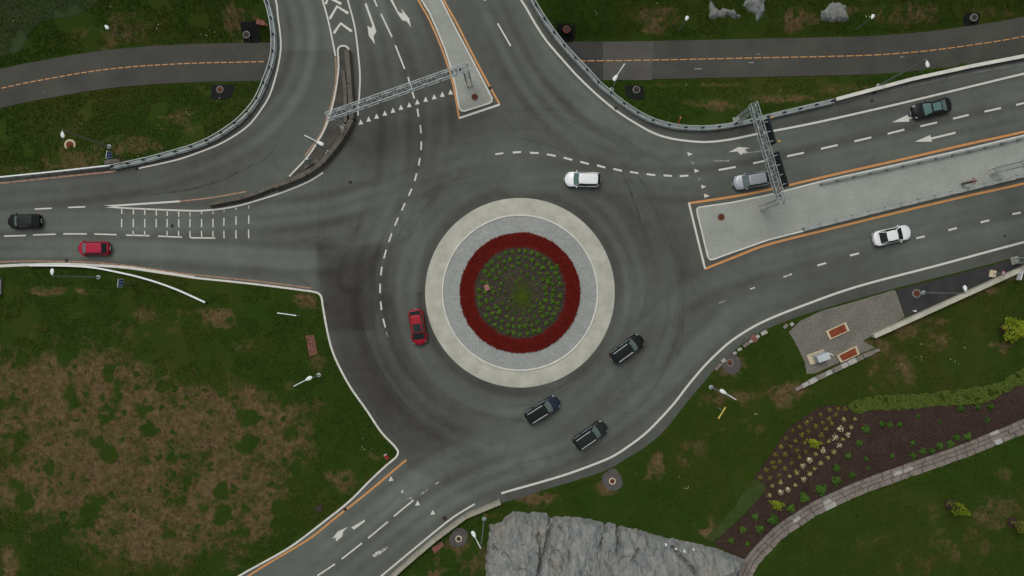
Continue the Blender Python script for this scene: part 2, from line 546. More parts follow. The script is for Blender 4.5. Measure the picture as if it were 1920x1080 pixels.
def metal(name, c0, c1, rough=0.5, met=0.6):
    m = mottled(name, c0, c1, 1.5, 8, rough, met, 0.05, 0.005, 0.3)
    return m
MAT['galv'] = metal('galvanised_steel', C(128, 138, 138), C(160, 168, 166), 0.55, 0.3)
MAT['galv_dark'] = metal('dull_steel', C(60, 66, 68), C(90, 96, 96), 0.6, 0.3)
MAT['rail_post'] = metal('post_steel', C(24, 34, 38), C(40, 50, 52), 0.7, 0.2)
MAT['lamp_white'] = metal('lamp_white_enamel', C(205, 212, 210), C(222, 228, 226), 0.45, 0.0)
MAT['pole'] = metal('lamp_pole_steel', C(116, 124, 124), C(146, 152, 150), 0.55, 0.3)
MAT['rust'] = mottled('rusty_cast_iron', C(84, 44, 30), C(118, 66, 46), 3, 20, 0.85, 0.2)
MAT['iron'] = mottled('dark_cast_iron', C(46, 40, 36), C(66, 58, 52), 3, 20, 0.8, 0.2)
MAT['sign_dark'] = mottled('sign_back_grey', C(34, 40, 42), C(50, 56, 58), 0.8, 6, 0.6, 0.2, 0)
MAT['sign_blue'] = mottled('sign_blue', C(20, 60, 120), C(28, 74, 138), 1, 6, 0.5, 0, 0)
MAT['sign_white'] = mottled('sign_white', C(196, 202, 204), C(212, 216, 216), 1, 6, 0.5, 0, 0)
MAT['sign_red'] = mottled('sign_red', C(150, 40, 52), C(172, 52, 64), 1, 6, 0.5, 0, 0)
MAT['sign_yellow'] = mottled('sign_yellow', C(196, 176, 74), C(212, 192, 92), 1, 6, 0.5, 0, 0)
MAT['amber'] = mottled('amber_lens', C(196, 150, 74), C(216, 170, 90), 1, 6, 0.4, 0, 0)
MAT['orange_plastic'] = mottled('orange_plastic', C(190, 76, 40), C(206, 90, 50), 1, 6, 0.6, 0, 0)
MAT['post_brown'] = mottled('post_brown', C(84, 80, 70), C(104, 98, 86), 1, 6, 0.7, 0, 0.1)
MAT['rust_cover'] = mottled('orange_rust_plate', C(104, 47, 28), C(134, 66, 41), 1.6, 12, 0.85, 0, 0.3)
MAT['cabinet'] = mottled('cabinet_grey_white', C(164, 172, 176), C(182, 189, 192), 1, 8, 0.5, 0, 0.05)
MAT['cream'] = mottled('cream_concrete', C(170, 158, 132), C(192, 180, 154), 1, 8, 0.85, 0, 0.1)
MAT['stone'] = mottled('granite_block', C(96, 90, 84), C(134, 126, 118), 0.9, 6, 0.9, 0, 0.5, 0.04, 0.4)
MAT['stone_pale'] = mottled('pale_granite_block', C(136, 134, 128), C(168, 166, 160), 0.9, 6, 0.9, 0, 0.5, 0.04, 0.4)
MAT['brick'] = mottled('red_paver', C(104, 66, 56), C(132, 90, 78), 1.5, 8, 0.9, 0, 0.2)
MAT['pink_stone'] = mottled('pink_granite', C(130, 92, 84), C(158, 116, 106), 2, 8, 0.9, 0, 0.3)

def rock_mat(name, warm=0.5):
    m, nt, b = nmat(name)
    p = posn(nt)
    mp = nt.nodes.new('ShaderNodeMapping'); mp.inputs['Scale'].default_value = (1.0, 0.5, 0.5); mp.inputs['Rotation'].default_value = (0, 0, R(-14))
    nt.links.new(p, mp.inputs[0])
    n1 = noise_node(nt, 0.8, 6, 0.68, mp.outputs[0], 0.6)
    n2 = noise_node(nt, 4.0, 5, 0.7, mp.outputs[0], 0.3)
    n3 = noise_node(nt, 0.22, 3, 0.5, p)
    t = mathn(nt, 'ADD', mathn(nt, 'MULTIPLY', n1, 0.55), mathn(nt, 'MULTIPLY', n2, 0.45))
    c = ramp(nt, t, [(0.28, C(66, 69, 68)), (0.42, C(106, 110, 108)), (0.54, C(126, 129, 126)), (0.72, C(152, 154, 149))])
    wfac = nt.nodes.new('ShaderNodeMapRange'); wfac.inputs[1].default_value = 0.48; wfac.inputs[2].default_value = 0.66; wfac.inputs[4].default_value = warm
    nt.links.new(n3, wfac.inputs[0])
    c2 = mix(nt, wfac.outputs[0], c, C(150, 132, 106))
    nt.links.new(c2, b.inputs['Base Color'])
    b.inputs['Roughness'].default_value = 0.95; b.inputs['Specular IOR Level'].default_value = 0.1
    bump(nt, b, t, 0.7, 0.25)
    return m
MAT['rock'] = rock_mat('grey_rock', 0.18)
MAT['rock_cool'] = rock_mat('blue_grey_rock', 0.1)

def paint(name, c, rough=0.3, coat=0.6, met=0.0, spec=0.35):
    m, nt, b = nmat(name)
    p = nt.nodes.new('ShaderNodeTexCoord').outputs['Object']
    n = noise_node(nt, 1.2, 4, 0.6, p)
    dirt = tuple(min(1, x * 0.82 + 0.012) for x in c[:3]) + (1,)
    nt.links.new(mix(nt, n, dirt, c), b.inputs['Base Color'])
    b.inputs['Roughness'].default_value = rough; b.inputs['Metallic'].default_value = met
    b.inputs['Specular IOR Level'].default_value = spec; b.inputs['Coat Weight'].default_value = coat; b.inputs['Coat Roughness'].default_value = 0.12
    return m
MAT['paint_white'] = paint('white_car_paint', (0.83, 0.86, 0.87, 1))
MAT['paint_silver'] = paint('silver_car_paint', (0.34, 0.37, 0.40, 1), 0.35, 0.4, 0.3)
MAT['paint_black'] = paint('black_car_paint', (0.006, 0.008, 0.008, 1), 0.35, 0.04, 0, 0.12)
MAT['paint_blue'] = paint('dark_blue_car_paint', (0.012, 0.019, 0.040, 1), 0.35, 0.05, 0, 0.15)
MAT['paint_red'] = paint('red_car_paint', (0.34, 0.004, 0.018, 1), 0.4, 0.05, 0, 0.15)
MAT['paint_crimson'] = paint('crimson_car_paint', (0.40, 0.007, 0.042, 1), 0.4, 0.05, 0, 0.15)
MAT['paint_grey'] = paint('charcoal_car_paint', (0.012, 0.015, 0.016, 1), 0.35, 0.04, 0, 0.14)
def glass(name, c, rough=0.06):
    m, nt, b = nmat(name)
    b.inputs['Base Color'].default_value = c
    b.inputs['Roughness'].default_value = rough
    b.inputs['Specular IOR Level'].default_value = 0.3
    p = nt.nodes.new('ShaderNodeTexCoord').outputs['Object']
    nt.links.new(mix(nt, noise_node(nt, 2.0, 3, 0.6, p), c, tuple(x * 1.7 + 0.002 for x in c[:3]) + (1,)), b.inputs['Base Color'])
    return m
MAT['glass'] = glass('car_glass', (0.010, 0.016, 0.016, 1))
MAT['glass_green'] = glass('green_tinted_glass', (0.065, 0.125, 0.115, 1), 0.1)
MAT['glass_grey'] = glass('pale_windscreen_glass', (0.085, 0.115, 0.108, 1), 0.1)  # paler grey-green base colour than the plain car glass
MAT['tyre'] = mottled('tyre_rubber', (0.008, 0.008, 0.008, 1), (0.016, 0.016, 0.016, 1), 3, 15, 0.85, 0, 0)
MAT['rim'] = metal('alloy_rim', C(120, 122, 124), C(150, 152, 154), 0.4, 0.7)
MAT['rail_and_highlight'] = metal('rail_and_highlight_metal', C(186, 190, 190), C(208, 212, 212), 0.3, 0.5)  # for roof rails and the painted shoulder highlights
MAT['trim'] = mottled('black_trim', (0.006, 0.006, 0.007, 1), (0.012, 0.012, 0.013, 1), 3, 15, 0.5, 0, 0)
MAT['head_lens'] = metal('headlight_lens', C(176, 180, 180), C(200, 204, 204), 0.2, 0.1)
MAT['tail_lens'] = mottled('taillight_lens', (0.20, 0.010, 0.016, 1), (0.26, 0.014, 0.02, 1), 3, 15, 0.3, 0, 0)

# ================================================================== THE SETTING
EA = [(-420, 375), (-100, 343), (0, 333), (100, 323), (210, 310), (290, 293), (375, 268), (425, 241), (457, 215), (480, 186), (495, 152), (507, 118), (511, 90), (510, 60), (505, 30), (496, 0), (478, -50), (440, -130), (330, -340)]
EB = [(820, -340), (930, -130), (978, -45), (1002, 0), (1020, 30), (1035, 52), (1060, 85), (1080, 107), (1105, 133), (1125, 155), (1150, 176), (1177, 197), (1210, 217), (1235, 227), (1270, 235), (1305, 237), (1335, 236), (1365, 232), (1410, 223), (1440, 215), (1490, 203), (1562, 186), (1705, 148), (1815, 124), (1920, 104), (2320, 20)]
EC = [(2320, 378), (1920, 479), (1677, 541), (1540, 580), (1490, 596), (1440, 616), (1417, 628), (1385, 650), (1350, 682), (1315, 722), (1285, 758), (1247, 806), (1210, 838), (1177, 858), (1140, 880), (1085, 899), (1022, 918), (975, 934), (940, 943), (880, 967), (827, 1005), (777, 1047), (745, 1080), (540, 1270)]
ED = [(190, 1240), (445, 1082), (480, 1062), (545, 1025), (605, 980), (655, 940), (692, 903), (725, 872), (741, 858), (746, 852), (746, 845), (737, 833), (715, 810), (687, 768), (660, 730), (640, 695), (625, 662), (617, 635), (610, 600), (605, 570), (604, 558), (597, 550), (587, 547), (480, 533), (365, 521), (300, 511), (225, 501), (125, 496), (0, 500), (-420, 520)]
PATH_Z = -3.0
pc = [(-420, 262), (-200, 210), (0, 166), (50, 155), (100, 146), (150, 137), (200, 130), (250, 125), (300, 121.5), (375, 118), (450, 116.5), (510, 115.5), (800, 114), (1085, 114), (1200, 113), (1300, 111), (1440, 108), (1540, 106), (1640, 103), (1740, 95), (1830, 83), (1920, 68), (2150, 20), (2320, -20)]
PATH_C = smooth_line(GL(pc, PATH_Z), 1.0)
PATH_HW = 2.58

def smooth_edge(e):
    return smooth_line(GL(e), 0.8)
sEA, sEB, sEC, sED = smooth_edge(EA), smooth_edge(EB), smooth_edge(EC), GL(ED)
road_poly = sEA + sEB + sEC + sED
ring_c = G(975, 549)

# lanes: worn wheel paths
LANES = [
    [(2000, 148), (1920, 166), (1440, 270), (1330, 292), (1200, 290), (1080, 262)],
    [(2000, 205), (1920, 222), (1440, 325), (1300, 348), (1180, 342), (1090, 338), (960, 345)],
    [(2000, 352), (1920, 372), (1440, 492), (1310, 540), (1230, 600), (1180, 650)],
    [(2000, 408), (1920, 427), (1440, 560), (1340, 625), (1240, 725), (1120, 812), (1000, 870)],
    [(-100, 374), (0, 365), (200, 345), (350, 312), (470, 255), (545, 175), (572, 90), (560, 0), (530, -60)],
    [(-100, 417), (0, 415), (300, 415), (560, 400), (700, 368), (850, 322), (960, 312)],
    [(-100, 465), (0, 465), (300, 470), (560, 488), (680, 470), (790, 395)],
    [(680, -60), (698, 0), (722, 100), (738, 200), (738, 330), (700, 430), (660, 520)],
    [(730, -60), (757, 0), (795, 100), (818, 190), (815, 290), (770, 400)],
    [(885, -60), (915, 0), (960, 100), (1010, 180), (1080, 250), (1160, 290)],
    [(935, -60), (965, 0), (1015, 100), (1080, 175), (1150, 235), (1250, 280)],
    [(530, 1110), (570, 1075), (700, 968), (800, 890), (900, 838), (1020, 792), (1130, 700)],
    [(620, 1120), (660, 1080), (770, 985), (880, 912), (1000, 868)],
]
RING_LANES = [15.0, 19.6]
DARK = [
    ([(594, 462), (660, 468), (735, 455), (725, 560), (728, 640), (790, 745), (880, 800), (830, 845), (765, 868), (746, 845), (690, 780), (640, 700), (612, 610), (600, 548)], -0.34, 2.0),
    ([(594, 458), (660, 462), (715, 455), (715, 560), (700, 620), (608, 620), (600, 548)], -0.20, 0.3),
    ([(527, 97), (628, 97), (617, 45), (600, -60), (495, -60), (517, 0), (526, 60)], 0.13, 0.25),
    ([(672, 40), (780, 60), (845, 150), (855, 215), (790, 280), (690, 320), (610, 325), (665, 225)], -0.16, 2.5),
    ([(528, 98), (630, 98), (628, 190), (560, 290), (380, 350), (220, 378), (120, 330), (380, 280), (490, 190)], -0.05, 0.6),
    ([(640, 330), (600, 330), (594, 545), (480, 530), (300, 510), (120, 495), (120, 400), (460, 395), (580, 340)], 0.10, 0.3),
    ([(445, 1082), (755, 868), (842, 916), (940, 945), (745, 1082), (560, 1250), (240, 1230)], 0.16, 0.5),
    ([(1290, 250), (1430, 200), (1430, 240), (1330, 262), (1180, 235), (1060, 110), (1000, 20), (1010, 0), (1075, 80), (1150, 165), (1260, 232)], -0.18, 0.6),
    ([(1260, 400), (1320, 520), (1330, 600), (1250, 520)], -0.12, 3.0),
    ([(1440, 600), (1920, 458), (1920, 482), (1680, 545), (1450, 620), (1350, 690), (1250, 810), (1150, 880), (950, 945), (945, 925), (1150, 858), (1240, 790), (1330, 680)], -0.14, 0.4),
    ([(1000, 640), (1140, 800), (900, 860), (870, 780)], 0.10, 4.0),
    ([(980, 380), (1120, 400), (1180, 500), (1160, 600), (1150, 480), (1080, 390)], -0.16, 2.0),
    ([(800, 330), (960, 330), (900, 400), (800, 470), (790, 420)], -0.10, 2.5),
]
def road_tone(x, y):
    t = np.full(x.shape, 0.54)
    acc = np.zeros(x.shape); wsum = np.full(x.shape, 0.25)
    def lane(d, s, k):
        w = np.exp(-(d / 2.2) ** 4)
        f = 0.10 * np.exp(-((np.abs(d) - 0.85) / 0.6) ** 2) - 0.12 * np.exp(-((np.abs(d) - 1.95) / 0.6) ** 2)
        f = f * (2.0 * vnoise(s / 18.0, d * 0 + k, 5 + k)) + 0.36 * (fbm(s / 24.0, d / 1.5 + 31 * k, 11 + k, 2) - 0.5) + 0.13 * (fbm(s / 10.0, d / 0.5 + 7 * k, 90 + k, 2) - 0.5)
        return w, f
    for k, L in enumerate(LANES):
        pl = smooth_line(GL(L), 2.0)
        d, s, sd = seg_dist(x, y, pl)
        w, f = lane(d * sd, s, k)
        w = w * sstep(0, 4, s)
        acc += w * f; wsum += w
    r = np.hypot(x - ring_c.x, y - ring_c.y); th = np.arctan2(y - ring_c.y, x - ring_c.x)
    for k, rr in enumerate(RING_LANES):
        w, f = lane(r - rr, (th + math.pi) * rr, 40 + k)
        acc += w * f; wsum += w
    t = t + 0.95 * acc / wsum
    for pl, amt, soft in DARK:
        P_ = [(p.x, p.y) for p in GL(pl)]
        ins = pip(x, y, P_)
        d, _, _ = seg_dist(x, y, P_, True)
        sd = np.where(ins, d, -d)
        t += 0.78 * amt * sstep(-soft, soft, sd) 
    # rubber-darkened strip round the island, pale dusty road edge lanes
    t -= 0.10 * np.exp(-((r - 12.7) / 0.8) ** 2)
    t += 0.22 * (fbm(x / 11, y / 11, 3, 3) - 0.5)
    return np.clip(t, 0.02, 0.98)

road = region('road', road_poly, 0.36, lambda x, y: np.zeros_like(x), MAT['asphalt'], skirt=0.85, attr={'tone': road_tone}, jitter=0.12)
tag(road, kind='structure')

# ---- wide ground far outside and below everything
ground = MB().add([(-1500, -1500, -9), (1500, -1500, -9), (1500, 1500, -9), (-1500, 1500, -9)], [(0, 1, 2, 3)]).build('ground', MAT['grass'])
tag(ground, kind='structure')

# ---- sunken lawns north of the junction
def z_low(edge, bank=0.0):
    pl = [(p.x, p.y) for p in edge]
    pcn = [(p.x, p.y) for p in PATH_C]
    def f(x, y):
        dp, _, sd = seg_dist(x, y, pcn)
        dr, _, _ = seg_dist(x, y, pl)
        dq = np.maximum(dp - PATH_HW - 0.15, 0)
        w = np.where(dq <= 0, 1.0, dr / (dr + dq + 1e-6))
        w = sstep(0.0, 1.0, w) * 0.5 + w * 0.5
        z = (PATH_Z - 0.06) * w
        north = np.clip((y - 27.0) / 8.0, 0, 1)
        up = np.where((dq > 0.5) & (sd > 0), np.minimum((dq - 0.5) * (0.10 + bank), 2.2), 0)
        und = 0.12 * (fbm(x / 4, y / 4, 9, 3) - 0.5) * np.clip(dq, 0, 1) * np.clip(dr / 1.5, 0, 1)
        return z + up + und - 0.02
    return f

def blobs(lst):
    """ragged bare-ground blots: (u, v, radius_u, radius_v, strength)"""
    def f(x, y):
        s = np.zeros_like(x)
        wob = 1 + 0.55 * (fbm(x / 2.5, y / 2.5, 71, 3) - 0.5)
        for u, v, ru, rv, k in lst:
            p = G(u, v)
            q = np.sqrt(((x - p.x) / (ru * S)) ** 2 + ((y - p.y) / (rv * S)) ** 2) * wob
            s = np.maximum(s, min(1.0, k * 1.3) * (1 - sstep(0.5, 1.35, q)))
        return s
    return f

DRY_A = blobs([(200, 60, 110, 30, .45), (230, 25, 60, 20, .5), (440, 30, 40, 45, .6), (335, 225, 60, 30, .5), (240, 270, 90, 25, .5), (130, 300, 60, 25, .7), (210, 305, 40, 10, .9), (445, 75, 12, 8, .9), (260, 98, 90, 5, .75), (30, 320, 60, 12, .5), (100, 240, 60, 30, .3)])
DRY_B = blobs([(1240, 20, 60, 22, .7), (1230, 40, 30, 12, .7), (1000, 15, 20, 20, .5), (1340, 190, 60, 16, .6), (1460, 180, 90, 12, .7), (1500, 25, 50, 22, .75), (1720, 15, 70, 20, .6), (1600, 8, 50, 10, .8), (1880, 10, 60, 14, .5), (1350, 150, 180, 6, .5), (1600, 165, 60, 12, .5)])
lawnA = region('lawn_northwest', sEA + [G(290, -420), G(-480, -420)], 0.62, z_low(sEA), MAT['grass'], attr={'dry': DRY_A})
tag(lawnA, kind='structure')
lawnB = region('lawn_northeast', sEB + [G(2360, -420), G(780, -420)], 0.62, z_low(sEB, 0.12), MAT['grass'], attr={'dry': DRY_B})
tag(lawnB, kind='structure')
zA, zB = z_low(sEA), z_low(sEB, 0.12)

# ---- sunken cycle path through the underpass
pth = MB(); flat_strip(pth, PATH_C, PATH_HW * 2, PATH_Z)
cyc = pth.build('cycle_path', MAT['path']); tag(cyc, kind='structure')
def patch(name, pts, z, mat, parent):
    return MB().add([(p.x, p.y, z) for p in GL(pts, z)][::-1] if _area(pts) > 0 else [(p.x, p.y, z) for p in GL(pts, z)], [tuple(range(len(pts)))]).build(name, mat, parent)
def _area(p):
    return sum(p[i][0] * p[(i + 1) % len(p)][1] - p[(i + 1) % len(p)][0] * p[i][1] for i in range(len(p)))
MAT['path_pale'] = mottled('path_asphalt_pale', C(70, 69, 67), C(84, 83, 79), 0.35, 10, 0.85, 0, 0.2, 0.01, 0.35)
MAT['path_dark'] = mottled('path_asphalt_dark', C(52, 52, 51), C(62, 61, 59), 0.35, 10, 0.85, 0, 0.2, 0.01, 0.35)
patch('repaved_patch', [(1131, 78), (1225, 78), (1222, 150), (1131, 150)], PATH_Z + 0.004, MAT['path_pale'], cyc)
patch('repaved_patch', [(1000, 78), (1130.5, 78), (1130.5, 150), (1000, 150)], PATH_Z + 0.004, MAT['path_dark'], cyc)
# dashed orange centre line
def dashes_along(name, pts, period, length, w, z, mat, parent):
    pts = resample(pts, 0.25)
    n = int(len(pts) * 0.25 / period)
    k = int(period / 0.25); l = max(2, int(round(length / 0.25)))
    i = 0
    while i + l < len(pts):
        flat_strip(mb := MB(), pts[i:i + l + 1], w, z)
        mb.build(name, mat, parent)
        i += k
pcl = resample(PATH_C, 0.25)
left = [p for p in pcl if -78 < p.x < -32.6]
right = [p for p in pcl if 8.9 < p.x < 80]
dashes_along('centre_dash', left, 1.0, 0.75, 0.13, PATH_Z + 0.009, MAT['path_orange'], cyc)
dashes_along('centre_dash', right, 1.25, 1.0, 0.13, PATH_Z + 0.009, MAT['path_orange'], cyc)
for a, b in (((1417, 101.5), (1426, 101.5)), ((1402, 117.3), (1413, 117.3)), ((1688, 107), (1696, 106.5)), ((1302, 129), (1316, 129)), ):
    flat_strip(mb := MB(), GL([a, b], PATH_Z), 0.12, PATH_Z + 0.009); mb.build('survey_mark', MAT['faint_white'], cyc)
# underpass walls
for sgn in (1, -1):
    tp = [p for p in pcl if ((-31.6, 5.6) if sgn > 0 else (-32.4, 10.6))[0] < p.x < ((-31.6, 5.6) if sgn > 0 else (-32.4, 10.6))[1]]
    nn = [Vector((p.x, p.y + sgn * (PATH_HW + 0.30), 0)) for p in tp[::8]]
    mb = MB(); sweep(mb, nn, [(-0.2, PATH_Z - 0.3), (0.2, PATH_Z - 0.3), (0.2, -0.86), (-0.2, -0.86)])
    tag(mb.build('underpass_wall', MAT['beam_concrete']), kind='structure')

# ---- south-west lawn
DRY_D = blobs([(120, 745, 200, 110, 1.0), (330, 790, 200, 90, 1.0), (470, 810, 130, 90, 1.0), (200, 880, 200, 110, .85), (440, 930, 120, 110, 1.0), (100, 900, 130, 90, .9), (280, 1000, 150, 70, .8), (410, 595, 45, 28, 1.0), (300, 590, 60, 16, .55), (110, 547, 90, 10, .8), (572, 566, 24, 16, .8), (700, 850, 35, 20, .6), (640, 900, 40, 25, .6), (545, 720, 18, 12, .6), (20, 1060, 18, 40, .9), (590, 680, 26, 20, .5), (250, 620, 120, 12, .4), (500, 990, 60, 12, .5), (445, 1062, 30, 8, .5), (470, 650, 50, 20, .4)])
zD = lambda x, y: 0.03 + 0.5 * np.clip(seg_dist(x, y, [(p.x, p.y) for p in sED])[0] / 20, 0, 1) * (fbm(x / 14, y / 14, 4, 3)) + 0.05 * (fbm(x / 2, y / 2, 6, 3) - .5) * np.clip(seg_dist(x, y, [(p.x, p.y) for p in sED])[0], 0, 1)
lawnD = region('lawn_southwest', sED + [G(-480, 560), G(-480, 1400), G(150, 1400)], 0.62, zD, MAT['grass'], attr={'dry': DRY_D})
tag(lawnD, kind='structure')

# ---- south-east bank: lawn, planting bed, terraced stone wall, upper lawn
WALL_IN = [(1370, 1110), (1385, 1072), (1401, 1040), (1432, 1007), (1451, 987), (1484, 965), (1518, 943), (1562, 922), (1602, 904), (1665, 881), (1740, 855), (1802, 833), (1860, 809), (1920, 784), (2060, 716), (2300, 600)]
wz = 0.8
WALL = smooth_line(GL(WALL_IN, wz), 0.7)
wall_pl = [(p.x, p.y) for p in WALL]
ec_pl = [(p.x, p.y) for p in sEC]
def zC(x, y):
    dr, _, _ = seg_dist(x, y, ec_pl)
    dw, s, sd = seg_dist(x, y, wall_pl)
    base = np.minimum(0.02 + 0.9 * (np.maximum(dr - 6, 0) / 22), 0.85)
    base = np.maximum(base, (wz + 0.02) * np.exp(-(dw / 7.0) ** 2) * sstep(0, 8, dr))
    dd = np.where(sd < 0, dw, -dw)          # right of the wall line = outside (south-east)
    up = 1.42 * sstep(0.95, 1.35, dd) + 0.045 * np.maximum(dd - 1.2, 0)
    und = 0.06 * (fbm(x / 3, y / 3, 8, 3) - .5) * np.clip(dr / 2, 0, 1)
    return base + np.where(dd > 0, up, 0) + und
def Gs(u, v):
    z = 0.0
    for _ in range(3):
        p = G(u, v, z); z = float(zC(np.array([p.x]), np.array([p.y]))[0])
    return G(u, v, z)
DRY_C = blobs([(1225, 880, 22, 18, .8), (1235, 870, 14, 28, .8), (1290, 850, 40, 30, .5), (1140, 915, 22, 18, .9), (1010, 935, 45, 14, .9), (1375, 750, 60, 25, .6), (1320, 755, 14, 12, .7), (1480, 735, 45, 22, .75), (1470, 755, 20, 16, .8), (1700, 620, 45, 18, .7), (1760, 640, 40, 20, .55), (1640, 715, 18, 26, .6), (1690, 700, 30, 40, .5), (1880, 648, 36, 10, .9), (1750, 600, 50, 12, .6), (1330, 990, 30, 22, .85), (1375, 690, 26, 30, .7), (1640, 650, 35, 20, .7), (870, 1050, 60, 40, .6), (800, 1075, 40, 14, .8), (900, 965, 40, 8, .7), (1850, 950, 60, 40, .5), (1780, 1010, 70, 40, .4), (1700, 1040, 60, 30, .35), (1860, 880, 20, 14, .6), (1720, 950, 30, 16, .45), (1600, 1000, 50, 14, .3), (1400, 800, 40, 20, .35), (1250, 1290, 2, 2, .1), (1905, 520, 30, 12, .9), (1850, 545, 40, 10, .8)])
lawnC = region('lawn_southeast', sEC + [G(500, 1400), G(2420, 1400)], 0.62, zC, MAT['grass'], attr={'dry': DRY_C})
tag(lawnC, kind='structure')

def draped(name, pts, lift, mat, step=0.55, parent=None, zf=None, smooth=True, rag=0.0):
    zf = zf or zC
    w = [Gs(u, v) if zf is zC else G(u, v) for u, v in pts]
    if smooth:
        w = smooth_line(w + [w[0]], 0.6)[:-1]
    if rag:
        w = [Vector((p.x + random.uniform(-rag, rag), p.y + random.uniform(-rag, rag), 0)) for p in w]
    return region(name, w, step, lambda x, y: zf(x, y) + lift, mat, parent=parent)

BED = [(1540, 762), (1507, 782), (1470, 812), (1451, 843), (1429, 873), (1415, 898), (1434, 907), (1432, 923), (1409, 951), (1376, 984), (1348, 1007), (1340, 1018), (1360, 1030), (1398, 1046), (1432, 1009), (1484, 967), (1518, 945), (1602, 907), (1740, 858), (1860, 812), (1960, 768), (1960, 712), (1902, 727), (1840, 757), (1765, 761), (1690, 768), (1630, 771), (1602, 776), (1587, 761)]
bed = draped('planting_bed', BED, 0.09, MAT['mulch'], rag=0.06)
tag(bed, kind='structure')
STRIP = [(1415, 898), (1434, 906), (1432, 922), (1409, 950), (1376, 983), (1348, 1006), (1325, 1005), (1360, 970), (1390, 930)]
ts = draped('turf_strip', STRIP, 0.05, mottled('pale_turf', C(40, 54, 20), C(56, 70, 30), 0.8, 8, 0.95, 0, 0.5, 0.05, 0.5), rag=0.08)
tag(ts, kind='structure')

# ---- gravel lay-by and tarmac apron beside the east exit
LOT = [(1677, 543), (1681, 547), (1697, 595), (1640, 626), (1618, 640), (1640, 652), (1600, 668), (1550, 690), (1530, 700), (1513, 702), (1508, 680), (1500, 660), (1490, 640), (1480, 622), (1500, 602), (1540, 583), (1600, 566)]
lot = draped('gravel_yard', LOT, 0.035, MAT['lot_gravel'], smooth=False, rag=0.07); tag(lot, kind='structure')
APR = [(1680, 543.5), (1980, 466), (1980, 482), (1920, 506), (1698, 594)]
apr = draped('tarmac_apron', APR, 0.04, MAT['new_asphalt'], smooth=False); tag(apr, kind='structure')

# ================================================================== central island
isl = MB().lathe(ring_c, [(12.46, -0.05), (12.44, 0.09), (12.36, 0.12), (10.28, 0.17), (10.27, 0.10), (0.1, 0.10)], 128).build('roundabout_apron', MAT['concrete'], smooth=False)
tag(isl, kind='structure')
MB().lathe(ring_c, [(10.27, 0.10), (10.26, 0.29), (10.22, 0.31), (10.08, 0.31), (10.05, 0.28), (10.04, 0.12), (10.0, .12)], 128).build('kerb_ring', MAT['kerb'], isl)
MB().lathe(ring_c, [(10.05, 0.20), (9.4, 0.24), (7.6, 0.33), (7.5, 0.2)], 128).build('gravel_ring', MAT['gravel'], isl)
def ztop(r):
    return 0.35 + 0.55 * (1 - min(r / 7.9, 1) ** 2)
MB().lathe(ring_c, [(7.86, 0.25)] + [(r, ztop(r)) for r in (7.84, 7.4, 6.9, 6.4, 5.9)] + [(5.8, 0.3)], 128).build('red_mulch_ring', MAT['red_soil'], isl)
MB().lathe(ring_c, [(6.0 + 0.0, ztop(6.0) - 0.05)] + [(r, ztop(r) + 0.012) for r in (5.98, 5, 4, 3, 2, 1, 0.3)], 96).build('soil_bed', MAT['bed_soil'], isl)

# ================================================================== kerbs, edge beams and islands (pieces of the road)
def kerb(pts, w=0.22, h=0.13, off=0.0, mat='kerb', name='kerb', smooth=True, z=0.0):
    p = smooth_line([q + Vector((0, 0, z)) for q in GL(pts)], 0.7) if smooth else [q + Vector((0, 0, z)) for q in GL(pts)]
    a = w / 2
    mb = MB(); sweep(mb, p, [(off - a, -0.05), (off - a, h - 0.03), (off - a + 0.03, h), (off + a - 0.03, h), (off + a, h - 0.03), (off + a, -0.05)])
    return mb.build(name, MAT[mat], road)
kerb([(365, 521), (480, 533), (570, 544.5), (587, 547), (597, 550), (603, 557), (605, 570), (610, 600), (617, 635), (625, 662), (640, 695), (660, 730), (687, 768), (715, 810), (737, 833), (745, 843), (746.5, 849), (742, 858), (725, 872), (692, 903), (655, 940), (605, 980), (545, 1025), (480, 1062), (445, 1082), (300, 1172)], 0.26)
kerb([(-300, 514), (0, 499), (60, 496.5), (125, 495.5), (225, 500.5), (300, 510.5), (366, 520.5)], 0.36, 0.16)
# north splitter island
NI = [(775, -35), (790, 0), (805, 24), (820, 57), (835, 94), (847, 132), (855, 166), (860, 197), (862, 204), (866, 208.5), (872, 208.5), (917, 194.5), (922, 191), (923, 185), (905, 150), (880, 102), (855, 55), (827, 0), (800, -52)]
EI_top = [(1310, 389), (1372, 380), (1440, 366), (1537, 341), (1690, 307), (1815, 279), (1920, 254), (2200, 188)]
EI_bot = [(2200, 262), (1920, 331), (1815, 357), (1690, 387), (1565, 418), (1440, 450), (1360, 478), (1336, 487)]
EI = EI_top + EI_bot + [(1331, 487), (1327, 482), (1306.5, 397), (1306.5, 392)]
def island(pts, mat):
    mb = MB(); mb.prism(GL(pts), -0.04, 0.145)
    o = mb.build('traffic_island', mat); tag(o, kind='structure')
    w = GL(pts + [pts[0]])
    mb = MB(); N = None
    sweep(mb, w, [(-0.10, -0.04), (-0.10, 0.145), (-0.07, 0.17), (0.07, 0.17), (0.10, 0.145), (0.10, -0.04)], cap=False)
    mb.build('kerb', MAT['kerb'], o)
    return o
ni = island(NI, MAT['island'])
ei = island(EI, MAT['island'])
